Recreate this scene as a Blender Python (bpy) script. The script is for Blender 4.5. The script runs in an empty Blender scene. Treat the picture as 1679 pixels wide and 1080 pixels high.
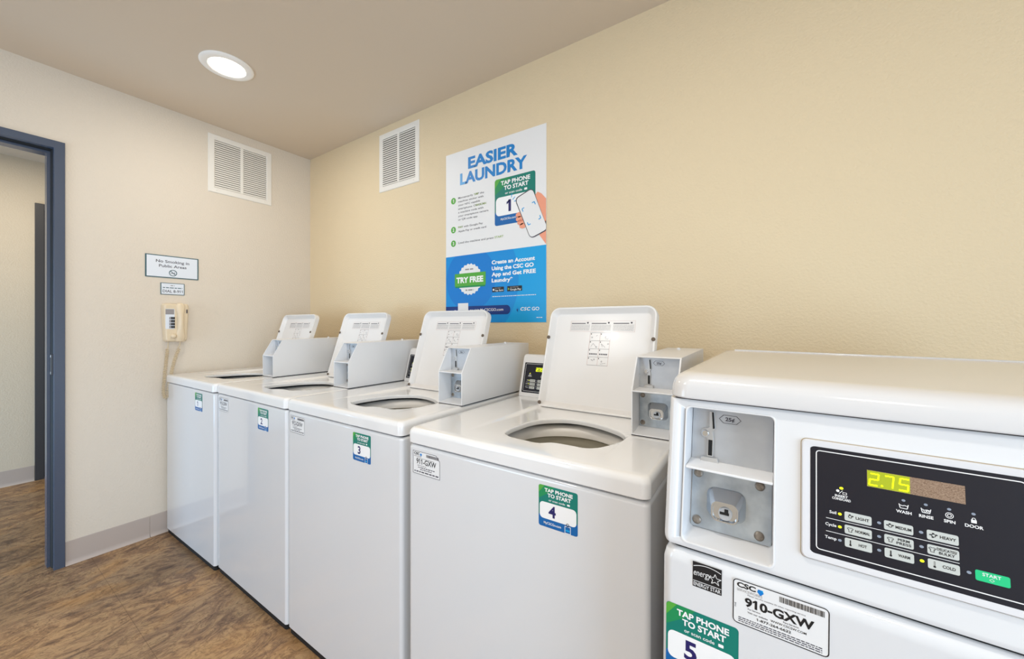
import bpy, bmesh, math, random
from mathutils import Vector, Matrix, geometry
random.seed(7)
SC = bpy.context.scene
COL = SC.collection
PI = math.pi

# ------------------------------------------------------------------ camera
cam_d = bpy.data.cameras.new('camera')
cam_d.sensor_fit = 'HORIZONTAL'
cam_d.sensor_width = 36.0
cam_d.lens = 626.07 / 1679.0 * 36.0
cam_d.shift_y = -(540.0 - 531.35) / 1679.0
cam_d.clip_start = 0.02
cam_o = bpy.data.objects.new('camera', cam_d)
cam_o.location = (2.88197, -1.55984, 1.192)
cam_o.rotation_euler = (PI / 2, 0.0, 0.58849)
COL.objects.link(cam_o)
SC.camera = cam_o

# ------------------------------------------------------------------ world, exposure, large lights
SC.view_settings.view_transform = 'Standard'
SC.view_settings.look = 'None'
SC.view_settings.gamma = 1.0
SC.view_settings.use_curve_mapping = False
SC.view_settings.exposure = 0.07
SC.cycles.use_denoising = True
SC.cycles.max_bounces = 10
SC.cycles.diffuse_bounces = 6
wd = bpy.data.worlds.new('world')
SC.world = wd
wd.use_nodes = True
wd.node_tree.nodes['Background'].inputs[0].default_value = (0.75, 0.86, 1.0, 1)
wd.node_tree.nodes['Background'].inputs[1].default_value = 0.6


def area_light(name, loc, rot, sx, sy, power, color, shape='RECTANGLE', spread=180):
    d = bpy.data.lights.new(name, 'AREA')
    d.shape = shape
    d.size = sx
    d.size_y = sy
    d.energy = power
    d.color = color
    d.spread = math.radians(spread)
    o = bpy.data.objects.new(name, d)
    o.location = loc
    o.rotation_euler = rot
    COL.objects.link(o)
    return o


H = 2.4375
WARM = (1.0, 0.945, 0.86)
DAY = (0.71, 0.85, 1.0)
# daylight entering through the glazed end wall to the right of the photographer, hallway daylight and lamp
area_light('unseen_daylight', (4.96, -2.25, 1.12), (0, PI / 2, 0), 1.9, 1.7, 66, (0.60, 0.79, 1.0))
area_light('unseen_daylight', (0.9, -3.29, 0.95), (PI / 2, 0, 0), 1.1, 1.4, 20, (0.56, 0.76, 1.0))  # added cool fill for the left wall, from an unseen window
area_light('hallway_daylight', (-0.95, -3.1, 0.5), (PI / 2, 0, 0), 1.2, 0.8, 30, (0.40, 0.69, 1.0))
area_light('hallway_lamp', (-0.9, -1.3, H - 0.012), (0, 0, 0), 0.16, 0.16, 13, (1.0, 0.88, 0.70), 'DISK')
LAMPS = [(0.715, -0.79, 5.5), (1.64, -2.16, 9.5), (2.65, -1.4, 8.5), (3.3, -2.75, 7)]


# ------------------------------------------------------------------ materials
def lin(c):
    return tuple(((v / 255.0) / 12.92 if v / 255.0 <= 0.04045 else ((v / 255.0 + 0.055) / 1.055) ** 2.4) for v in c)


MATS = {}


def mat(name, rgb, rough=0.5, metal=0.0, spec=0.5, emit=0.0, coat=0.0, bump=None):
    if name in MATS:
        return MATS[name]
    m = bpy.data.materials.new(name)
    m.use_nodes = True
    nt = m.node_tree
    b = nt.nodes['Principled BSDF']
    c = lin(rgb)
    b.inputs['Base Color'].default_value = (*c, 1)
    b.inputs['Roughness'].default_value = rough
    b.inputs['Metallic'].default_value = metal
    b.inputs['Specular IOR Level'].default_value = spec
    b.inputs['Coat Weight'].default_value = coat
    if emit:
        b.inputs['Emission Color'].default_value = (*c, 1)
        b.inputs['Emission Strength'].default_value = emit
    if bump:
        sc, st, dist = bump
        tc = nt.nodes.new('ShaderNodeTexCoord')
        n = nt.nodes.new('ShaderNodeTexNoise')
        n.inputs['Scale'].default_value = sc
        n.inputs['Detail'].default_value = 3
        bp = nt.nodes.new('ShaderNodeBump')
        bp.inputs['Strength'].default_value = st
        bp.inputs['Distance'].default_value = dist
        nt.links.new(tc.outputs['Object'], n.inputs['Vector'])
        nt.links.new(n.outputs['Fac'], bp.inputs['Height'])
        nt.links.new(bp.outputs['Normal'], b.inputs['Normal'])
    MATS[name] = m
    return m


def mottled(name, rgb_a, rgb_b, scale, rough=0.5, metal=0.0, stretch=(1, 1, 1), bump=0.0):
    """two-tone noise material (zinc plate, worn metal, display filter)"""
    if name in MATS:
        return MATS[name]
    m = mat(name, rgb_a, rough, metal)
    nt = m.node_tree
    b = nt.nodes['Principled BSDF']
    tc = nt.nodes.new('ShaderNodeTexCoord')
    mp = nt.nodes.new('ShaderNodeMapping')
    mp.inputs['Scale'].default_value = stretch
    n = nt.nodes.new('ShaderNodeTexNoise')
    n.inputs['Scale'].default_value = scale
    n.inputs['Detail'].default_value = 4
    r = nt.nodes.new('ShaderNodeValToRGB')
    r.color_ramp.elements[0].position = 0.35
    r.color_ramp.elements[1].position = 0.65
    r.color_ramp.elements[0].color = (*lin(rgb_a), 1)
    r.color_ramp.elements[1].color = (*lin(rgb_b), 1)
    nt.links.new(tc.outputs['Object'], mp.inputs['Vector'])
    nt.links.new(mp.outputs['Vector'], n.inputs['Vector'])
    nt.links.new(n.outputs['Fac'], r.inputs['Fac'])
    nt.links.new(r.outputs['Color'], b.inputs['Base Color'])
    return m


def floor_material():
    m = bpy.data.materials.new('vinyl_floor')
    m.use_nodes = True
    nt = m.node_tree
    N, L = nt.nodes, nt.links
    b = N['Principled BSDF']
    tc = N.new('ShaderNodeTexCoord')

    def noise(scale_vec, scale, detail, rough, dist, rotz=0.0):
        mp = N.new('ShaderNodeMapping')
        mp.inputs['Scale'].default_value = scale_vec
        mp.inputs['Rotation'].default_value = (0, 0, rotz)
        n = N.new('ShaderNodeTexNoise')
        n.inputs['Scale'].default_value = scale
        n.inputs['Detail'].default_value = detail
        n.inputs['Roughness'].default_value = rough
        n.inputs['Distortion'].default_value = dist
        L.new(tc.outputs['Object'], mp.inputs['Vector'])
        L.new(mp.outputs['Vector'], n.inputs['Vector'])
        return n

    def ramp(src, stops):
        r = N.new('ShaderNodeValToRGB')
        e = r.color_ramp.elements
        e[0].position, e[0].color = stops[0][0], (*lin(stops[0][1]), 1)
        e[1].position, e[1].color = stops[-1][0], (*lin(stops[-1][1]), 1)
        for p, c in stops[1:-1]:
            x = e.new(p)
            x.color = (*lin(c), 1)
        L.new(src, r.inputs['Fac'])
        return r

    streak = noise((1.7, 1.0, 1), 5.6, 15, 0.72, 2.4, 0.14)
    base = ramp(streak.outputs['Fac'], [(0.28, (84, 66, 56)), (0.40, (126, 101, 81)), (0.49, (160, 131, 102)), (0.57, (186, 157, 120)), (0.68, (132, 108, 88))])
    big = noise((1.0, 0.6, 1), 1.9, 4, 0.5, 0.6, 0.3)
    bigr = ramp(big.outputs['Fac'], [(0.36, (176, 168, 164)), (0.50, (226, 218, 210)), (0.64, (255, 238, 212))])
    mx = N.new('ShaderNodeMix')
    mx.data_type = 'RGBA'
    mx.blend_type = 'MULTIPLY'
    mx.inputs[0].default_value = 0.75
    L.new(base.outputs['Color'], mx.inputs[6])
    L.new(bigr.outputs['Color'], mx.inputs[7])
    # ochre patches
    och = noise((1.4, 0.8, 1), 3.1, 3, 0.5, 0.4, 0.2)
    ochr = ramp(och.outputs['Fac'], [(0.56, (0, 0, 0)), (0.72, (190, 190, 190))])
    mx2 = N.new('ShaderNodeMix')
    mx2.data_type = 'RGBA'
    L.new(ochr.outputs['Color'], mx2.inputs[0])
    L.new(mx.outputs[2], mx2.inputs[6])
    mx2.inputs[7].default_value = (*lin((196, 146, 84)), 1)
    # dark veins
    vein = noise((2.4, 1.1, 1), 5.5, 7, 0.7, 2.0, -0.1)
    vr = ramp(vein.outputs['Fac'], [(0.475, (255, 255, 255)), (0.50, (120, 112, 108)), (0.525, (255, 255, 255))])
    mx3 = N.new('ShaderNodeMix')
    mx3.data_type = 'RGBA'
    mx3.blend_type = 'MULTIPLY'
    mx3.inputs[0].default_value = 0.6
    L.new(mx2.outputs[2], mx3.inputs[6])
    L.new(vr.outputs['Color'], mx3.inputs[7])
    # plank seams along X
    br = N.new('ShaderNodeTexBrick')
    br.offset = 0.5
    br.inputs['Scale'].default_value = 1.0
    br.inputs['Mortar Size'].default_value = 0.0012
    br.inputs['Mortar Smooth'].default_value = 0.3
    br.inputs['Brick Width'].default_value = 3.2
    br.inputs['Row Height'].default_value = 0.457
    br.inputs['Color1'].default_value = (1, 1, 1, 1)
    br.inputs['Color2'].default_value = (1, 1, 1, 1)
    br.inputs['Mortar'].default_value = (0.45, 0.4, 0.36, 1)
    mpb = N.new('ShaderNodeMapping')
    mpb.inputs['Location'].default_value = (1.3, 1.13 + 0.457 * 4, 0)
    L.new(tc.outputs['Object'], mpb.inputs['Vector'])
    L.new(mpb.outputs['Vector'], br.inputs['Vector'])
    mx4 = N.new('ShaderNodeMix')
    mx4.data_type = 'RGBA'
    mx4.blend_type = 'MULTIPLY'
    mx4.inputs[0].default_value = 0.55
    L.new(mx3.outputs[2], mx4.inputs[6])
    L.new(br.outputs['Color'], mx4.inputs[7])
    L.new(mx4.outputs[2], b.inputs['Base Color'])
    b.inputs['Roughness'].default_value = 0.42
    b.inputs['Specular IOR Level'].default_value = 0.35
    bp = N.new('ShaderNodeBump')
    bp.inputs['Strength'].default_value = 0.12
    bp.inputs['Distance'].default_value = 0.002
    L.new(streak.outputs['Fac'], bp.inputs['Height'])
    L.new(bp.outputs['Normal'], b.inputs['Normal'])
    return m


M_WALL_R = mat('wall_paint_beige', (225, 206, 172), 0.55, spec=0.3, bump=(120, 0.6, 0.004))
M_WALL_L = mat('wall_paint_daylit', (220, 209, 193), 0.6, spec=0.3, bump=(120, 0.45, 0.004))  # same paint as the right wall, cool daylight tinted into the colour
M_WALL_H = mat('wall_paint_hallway', (212, 199, 178), 0.6, spec=0.3, bump=(120, 0.45, 0.004))
M_CEIL = mat('ceiling_paint', (214, 199, 180), 0.55, spec=0.25, bump=(90, 0.08, 0.002))
M_FLOOR = floor_material()
M_BASE = mat('vinyl_cove_base', (184, 170, 160), 0.4)
M_DOORFR = mat('slate_blue_steel_paint', (72, 82, 100), 0.25, spec=0.6, bump=(40, 0.05, 0.002))
M_DARKFR = mat('dark_grey_frame_paint', (58, 58, 62), 0.35)
M_DARKDOOR = mat('dark_brown_door', (52, 38, 32), 0.4)
M_ENAMEL = mat('white_enamel', (222, 223, 225), 0.14, spec=0.5, coat=0.6)
M_TOP = mat('white_enamel_top', (236, 236, 236), 0.14, spec=0.5, coat=0.5)
M_TOP5 = mat('grey_white_enamel_top', (214, 213, 213), 0.16, spec=0.5, coat=0.3)
M_BOX = mat('white_powder_coat', (226, 226, 227), 0.38)
M_LID = mat('white_lid_enamel', (228, 226, 224), 0.24, spec=0.4, coat=0.06)
M_TUB = mat('white_tub_plastic', (238, 234, 228), 0.35)
M_BASKET = mat('stained_beige_basket', (192, 186, 170), 0.45)
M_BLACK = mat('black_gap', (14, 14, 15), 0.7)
M_RUBBER = mat('black_rubber', (26, 26, 27), 0.7)
M_ZINC = mottled('zinc_plate', (186, 190, 196), (196, 200, 205), 24, 0.36, 0.45)
M_ZINC2 = mottled('worn_zinc_plate', (168, 178, 188), (200, 209, 216), 30, 0.34, 0.6)
M_STEEL = mat('chrome', (208, 210, 212), 0.18, 0.95)
M_SCREW = mottled('worn_screw_head', (120, 110, 100), (168, 160, 150), 120, 0.4, 0.7)
M_CHUTE = mat('chute_metal', (198, 199, 200), 0.3, 0.5)
M_BUMPER = mat('brown_rubber_bumper', (98, 84, 70), 0.6)
M_WHITE = mat('print_white', (244, 244, 244), 0.45)
M_PAPER = mat('print_paper', (232, 232, 232), 0.45)
M_LIDPAPER = mat('print_lid_paper', (226, 218, 214), 0.45)
M_INK = mat('print_black', (22, 22, 26), 0.5)
M_INKSOFT = mat('print_soft_black', (70, 66, 76), 0.5)
M_INKGREY = mat('print_grey', (150, 146, 146), 0.5)
M_INKPINK = mat('print_faded_red', (190, 150, 142), 0.5)
M_NAVY = mat('print_navy', (34, 28, 98), 0.45)
M_BLUE = mat('print_blue', (0, 122, 205), 0.4)
M_BLUE2 = mat('print_mid_blue', (0, 140, 214), 0.4)
M_BLUE3 = mat('print_bright_blue', (0, 158, 222), 0.4)
M_BLUE4 = mat('print_deep_blue', (0, 104, 190), 0.4)
M_BLUEHEAD = mat('print_headline_blue', (20, 128, 200), 0.4)
M_BLUEHEAD2 = mat('print_headline_light_blue', (84, 164, 220), 0.4)
M_DNAVY = mat('print_dark_navy', (0, 48, 122), 0.4)
M_GREEN = mat('print_green', (84, 168, 62), 0.4)
M_GREEN2 = mat('print_leaf_green', (22, 140, 84), 0.4)
M_TEAL = mat('print_teal', (0, 122, 108), 0.4)
M_STBLUE = mat('print_sticker_blue', (0, 98, 168), 0.4)
M_LIME = mat('print_olive_green', (138, 168, 66), 0.4)
M_SKIN = mat('print_skin', (238, 158, 128), 0.45)
M_SKIN2 = mat('print_skin_dark', (218, 128, 100), 0.45)
M_PANEL = mat('black_overlay', (20, 20, 32), 0.3, spec=0.4)
M_PANELFR = mat('panel_frame_plastic', (218, 218, 221), 0.3)
M_BTN = mat('grey_membrane_button', (196, 200, 196), 0.4)
M_BTNG = mat('green_start_button', (22, 196, 128), 0.4)
M_LED = mat('lit_led', (214, 226, 20), 0.4, emit=1.4)
M_LEDOFF = mat('unlit_led', (140, 150, 166), 0.3)
M_DIGIT = mat('lit_digits', (226, 240, 0), 0.4, emit=1.5)
M_GLOW = mat('lit_display_ground', (150, 160, 10), 0.5, emit=0.35)
M_DISP = mottled('display_filter', (118, 92, 74), (170, 146, 124), 700, 0.35, 0.2, (1, 1, 3))
M_BEIGE = mat('almond_phone_plastic', (226, 208, 178), 0.28)
M_BEIGE2 = mat('almond_cord_plastic', (214, 194, 158), 0.4)
M_SIGNFR = mat('teal_grey_border', (66, 98, 106), 0.4)
M_SIGN = mat('pale_blue_sign', (226, 232, 240), 0.35)
M_VENT = mat('white_vent_paint', (234, 230, 222), 0.4)
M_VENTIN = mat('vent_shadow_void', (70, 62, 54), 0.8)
M_TRIM = mat('lamp_trim', (248, 245, 240), 0.4)
M_LAMP = mat('lamp_lens', (255, 246, 228), 0.4, emit=7.0)
M_CAULK = mat('stained_seam', (170, 152, 118), 0.6)
M_GLASS = mat('dark_door_glass', (40, 44, 48), 0.08)


# ------------------------------------------------------------------ mesh helpers
def link(name, me, parent=None, m=None, loc=None):
    o = bpy.data.objects.new(name, me)
    COL.objects.link(o)
    if m is not None and me is not None:
        for k in (m if isinstance(m, (list, tuple)) else [m]):
            me.materials.append(k)
    if parent is not None:
        o.parent = parent
    if loc is not None:
        o.location = loc
    return o


def obj(name, bm, m, parent=None, smooth=35, recalc=True):
    if recalc:
        bmesh.ops.recalc_face_normals(bm, faces=bm.faces[:])
    me = bpy.data.meshes.new(name)
    bm.to_mesh(me)
    bm.free()
    if smooth:
        for p in me.polygons:
            p.use_smooth = True
        me.set_sharp_from_angle(angle=math.radians(smooth))
    o = link(name, me, parent, m)
    if smooth:
        wn = o.modifiers.new('weighted_normals', 'WEIGHTED_NORMAL')
        wn.keep_sharp = True
        wn.weight = 80
    return o


def thing(name, label, cat, loc=(0, 0, 0), rot=(0, 0, 0), group=None):
    o = bpy.data.objects.new(name, None)
    o.empty_display_size = 0.05
    COL.objects.link(o)
    o.location = loc
    o.rotation_euler = rot
    return tag(o, label, cat, group)


def tag(o, label, cat, group=None):
    o['label'] = label
    o['category'] = cat
    if group:
        o['group'] = group
    return o


def struct(o):
    o['kind'] = 'structure'
    return o


def rbox(bm, x0, x1, y0, y1, z0, z1, bev=0.0, seg=2, mi=0):
    r = bmesh.ops.create_cube(bm, size=1.0)
    vs = r['verts']
    for v in vs:
        v.co = Vector(((x0 + x1) / 2 + v.co.x * (x1 - x0), (y0 + y1) / 2 + v.co.y * (y1 - y0), (z0 + z1) / 2 + v.co.z * (z1 - z0)))
    fs = set(f for v in vs for f in v.link_faces)
    for f in fs:
        f.material_index = mi
    if bev > 0:
        es = list(set(e for v in vs for e in v.link_edges))
        rr_ = bmesh.ops.bevel(bm, geom=es, offset=bev, segments=seg, profile=0.5, affect='EDGES')
        for f in rr_['faces']:
            f.material_index = mi


def loft(bm, loops, cap0=False, cap1=False, close=True, mi=0):
    rings = [[bm.verts.new(p) for p in lp] for lp in loops]
    n = len(rings[0])
    for a, b in zip(rings, rings[1:]):
        for i in range(n if close else n - 1):
            j = (i + 1) % n
            f = bm.faces.new((a[i], a[j], b[j], b[i]))
            f.material_index = mi
    if cap0:
        bm.faces.new(rings[0][::-1]).material_index = mi
    if cap1:
        bm.faces.new(rings[-1]).material_index = mi
    return rings


def rr(x0, y0, x1, y1, r, n=6):
    """rounded rectangle, counter-clockwise; r may be (bl, br, tr, tl)"""
    rs = r if isinstance(r, (tuple, list)) else (r, r, r, r)
    pts = []
    for (cx, cy, a0, q) in ((x0 + rs[0], y0 + rs[0], PI, rs[0]), (x1 - rs[1], y0 + rs[1], 1.5 * PI, rs[1]),
                            (x1 - rs[2], y1 - rs[2], 0, rs[2]), (x0 + rs[3], y1 - rs[3], 0.5 * PI, rs[3])):
        for i in range(n + 1):
            a = a0 + 0.5 * PI * i / n
            pts.append((cx + q * math.cos(a), cy + q * math.sin(a)))
    return pts


def circ(cx, cy, r, n=32, ry=None):
    return [(cx + r * math.cos(2 * PI * i / n), cy + (ry or r) * math.sin(2 * PI * i / n)) for i in range(n)]


def tube(bm, pts, r, n=8, cap=True, mi=0):
    pts = [Vector(p) for p in pts]
    rings = []
    t = (pts[1] - pts[0]).normalized()
    u = t.orthogonal().normalized()
    for i, p in enumerate(pts):
        a = pts[max(0, i - 1)]
        b = pts[min(len(pts) - 1, i + 1)]
        t2 = (b - a).normalized()
        u = (u - t2 * u.dot(t2)).normalized()
        w = t2.cross(u)
        rings.append([p + (u * math.cos(2 * PI * k / n) + w * math.sin(2 * PI * k / n)) * r for k in range(n)])
    loft(bm, rings, cap, cap, mi=mi)


def inside(p, poly):
    x, y = p
    c = False
    n = len(poly)
    for i in range(n):
        x1, y1 = poly[i]
        x2, y2 = poly[(i + 1) % n]
        if (y1 > y) != (y2 > y) and x < (x2 - x1) * (y - y1) / (y2 - y1) + x1:
            c = not c
    return c


def catmull(pts, k=4):
    out = []
    n = len(pts)
    for i in range(n):
        p0, p1, p2, p3 = (Vector(pts[(i + d) % n]) for d in (-1, 0, 1, 2))
        for s in range(k):
            t = s / k
            q = 0.5 * ((2 * p1) + (p2 - p0) * t + (2 * p0 - 5 * p1 + 4 * p2 - p3) * t * t + (3 * p1 - p0 - 3 * p2 + p3) * t ** 3)
            out.append((q.x, q.y))
    return out


def sstep(a, b, x):
    t = max(0.0, min(1.0, (x - a) / (b - a)))
    return t * t * (3 - 2 * t)


# ------------------------------------------------------------------ flat print: signs, stickers, overlays
_TXT = {}
_CAPH = None


def glyphs_raw(s, bold, shear, spacing):
    cu = bpy.data.curves.new('print', 'FONT')
    cu.body, cu.size, cu.offset, cu.shear, cu.space_character = s, 1.0, bold, shear, spacing
    o = bpy.data.objects.new('print', cu)
    COL.objects.link(o)
    me = bpy.data.meshes.new_from_object(o.evaluated_get(bpy.context.evaluated_depsgraph_get()))
    vs = [(v.co.x, v.co.y)[0] for v in me.vertices]
    bpy.data.objects.remove(o)
    bpy.data.curves.remove(cu)
    bpy.data.meshes.remove(me)
    return [(x, 0) for x in vs]


def glyphs(s, bold=0.0, shear=0.0, spacing=1.0):
    key = (s, bold, shear, spacing)
    if key in _TXT:
        return _TXT[key]
    cu = bpy.data.curves.new('print', 'FONT')
    cu.body = s
    cu.size = 1.0
    cu.resolution_u = 3
    cu.offset = bold
    cu.shear = shear
    cu.space_character = spacing
    cu.fill_mode = 'BOTH'
    o = bpy.data.objects.new('print', cu)
    COL.objects.link(o)
    dg = bpy.context.evaluated_depsgraph_get()
    me = bpy.data.meshes.new_from_object(o.evaluated_get(dg))
    vs = [(v.co.x, v.co.y) for v in me.vertices]
    fs = [tuple(p.vertices) for p in me.polygons]
    bpy.data.objects.remove(o)
    bpy.data.curves.remove(cu)
    bpy.data.meshes.remove(me)
    if '1' in s and len(s) < 16:
        # the built-in figure one is a bare stem: give it its flag
        if s == '1':
            xa, xb, hh = min(v[0] for v in vs), max(v[0] for v in vs), max(v[1] for v in vs)
            stems = [(xb, xb - xa, hh)]
        else:
            one = glyphs('1', bold, shear, spacing)[0]
            stem = [v[0] for v in one if v[1] < 0.05]
            w1, hh = max(stem) - min(stem), max(v[1] for v in one)
            stems = [(max(v[0] for v in glyphs_raw(s[:i + 1], bold, shear, spacing)), w1, hh) for i, ch in enumerate(s) if ch == '1']
        for xr, w, hh in stems:
            k = len(vs)
            xl = xr - w * 0.6
            vs += [(xl, hh), (xl - 0.20, hh - 0.14), (xl - 0.20, hh - 0.14 - w * 0.85), (xl, hh - w * 0.85)]
            fs.append((k, k + 1, k + 2, k + 3))
    _TXT[key] = (vs, fs)
    return _TXT[key]


class Sheet:
    """a flat printed thing: polygons in (a right, b up) with layers a fraction of a millimetre apart"""

    def __init__(s):
        s.p = []

    def poly(s, pts, m, layer=1):
        s.p.append((list(pts), [tuple(range(len(pts)))], m, layer))

    def rect(s, x0, y0, x1, y1, m, layer=1, r=0.0):
        s.poly(rr(x0, y0, x1, y1, r, 4) if r else [(x0, y0), (x1, y0), (x1, y1), (x0, y1)], m, layer)

    def disc(s, cx, cy, r, m, layer=1, ry=None, n=24):
        s.poly(circ(cx, cy, r, n, ry), m, layer)

    def band(s, outer, inner, m, layer=1):
        n = len(outer)
        s.p.append((list(outer) + list(inner), [(i, (i + 1) % n, n + (i + 1) % n, n + i) for i in range(n)], m, layer))

    def ring(s, cx, cy, r0, r1, m, layer=1, n=32):
        s.band(circ(cx, cy, r1, n), circ(cx, cy, r0, n), m, layer)

    def frame(s, x0, y0, x1, y1, w, m, layer=1, r=0.0):
        if r:
            s.band(rr(x0, y0, x1, y1, r, 4), rr(x0 + w, y0 + w, x1 - w, y1 - w, max(r - w, 0.0002), 4), m, layer)
        else:
            s.band([(x0, y0), (x1, y0), (x1, y1), (x0, y1)], [(x0 + w, y0 + w), (x1 - w, y0 + w), (x1 - w, y1 - w), (x0 + w, y1 - w)], m, layer)

    def line(s, p, q, w, m, layer=1):
        d = Vector((q[0] - p[0], q[1] - p[1]))
        n = Vector((-d.y, d.x)).normalized() * (w / 2)
        s.poly([(p[0] - n.x, p[1] - n.y), (q[0] - n.x, q[1] - n.y), (q[0] + n.x, q[1] + n.y), (p[0] + n.x, p[1] + n.y)], m, layer)

    def path(s, pts, w, m, layer=1):
        for p, q in zip(pts, pts[1:]):
            s.line(p, q, w, m, layer)

    def text(s, t, x, y, h, m, layer=2, align='l', bold=0.0, width=None, shear=0.0, rot=0.0, spacing=1.0):
        global _CAPH
        if _CAPH is None:
            _CAPH = max(v[1] for v in glyphs('H')[0])
        vs, fs = glyphs(t, bold, shear, spacing)
        if not vs:
            return
        k = h / _CAPH
        xa = min(v[0] for v in vs)
        xb = max(v[0] for v in vs)
        kx = k if width is None else width / (xb - xa)
        W = (xb - xa) * kx
        off = {'l': 0.0, 'c': -W / 2, 'r': -W}[align]
        ca, sa = math.cos(rot), math.sin(rot)
        out = []
        for v in vs:
            px, py = (v[0] - xa) * kx + off, v[1] * k
            out.append((x + px * ca - py * sa, y + px * sa + py * ca))
        s.p.append((out, fs, m, layer))

    def greek(s, x0, x1, y, h, m, layer=2, seed=1):
        """a row of print too small to read: short word-long strokes"""
        rnd = random.Random(seed * 977 + int(y * 1e5))
        x = x0
        while x < x1:
            w = h * rnd.uniform(1.2, 4.5)
            s.rect(x, y, min(x + w, x1), y + h, m, layer)
            x += w + h * 0.8

    def build(s, name, parent, o, u=(1, 0, 0), v=(0, 0, 1), step=0.00025, base=0.0, label=None):
        o, u, v = Vector(o), Vector(u).normalized(), Vector(v).normalized()
        nrm = u.cross(v)
        mats, vs, fs, mi = [], [], [], []
        for pts, faces, m, layer in s.p:
            if m not in mats:
                mats.append(m)
            k = len(vs)
            d = base + step * layer
            vs += [o + u * a + v * b + nrm * d for a, b in pts]
            fs += [tuple(k + i for i in f) for f in faces]
            mi += [mats.index(m)] * len(faces)
        me = bpy.data.meshes.new(name)
        me.from_pydata(vs, [], fs)
        for p, i in zip(me.polygons, mi):
            p.material_index = i
        ob = link(name, me, parent, mats)
        if label:
            ob['label'] = label
        return ob

    def slab(s, x0, y0, x1, y1, t, m, r=0.0):
        """the sheet itself, t thick, its printed face at layer 0"""
        pts = rr(x0, y0, x1, y1, r, 4) if r else [(x0, y0), (x1, y0), (x1, y1), (x0, y1)]
        n = len(pts)
        s.p.append((pts, [tuple(range(n))], m, 0))
        s.thick = (pts, t, m)


def sheet_with_edge(sheet, name, parent, o, u, v, t, label=None, step=0.00025):
    """build the sheet on a real backing of thickness t"""
    pts, tt, m = sheet.thick
    ob = sheet.build(name, parent, o, u, v, step, base=t, label=label)
    me = ob.data
    bm = bmesh.new()
    bm.from_mesh(me)
    o, u, v = Vector(o), Vector(u).normalized(), Vector(v).normalized()
    nrm = u.cross(v)
    a = [bm.verts.new(o + u * p[0] + v * p[1] + nrm * t) for p in pts]
    b = [bm.verts.new(o + u * p[0] + v * p[1]) for p in pts]
    idx = [k for k, mm in enumerate(me.materials) if mm == m][0]
    n = len(pts)
    for i in range(n):
        f = bm.faces.new((a[i], b[i], b[(i + 1) % n], a[(i + 1) % n]))
        f.material_index = idx
    f = bm.faces.new(b[::-1])
    f.material_index = idx
    bm.to_mesh(me)
    bm.free()
    return ob


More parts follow.
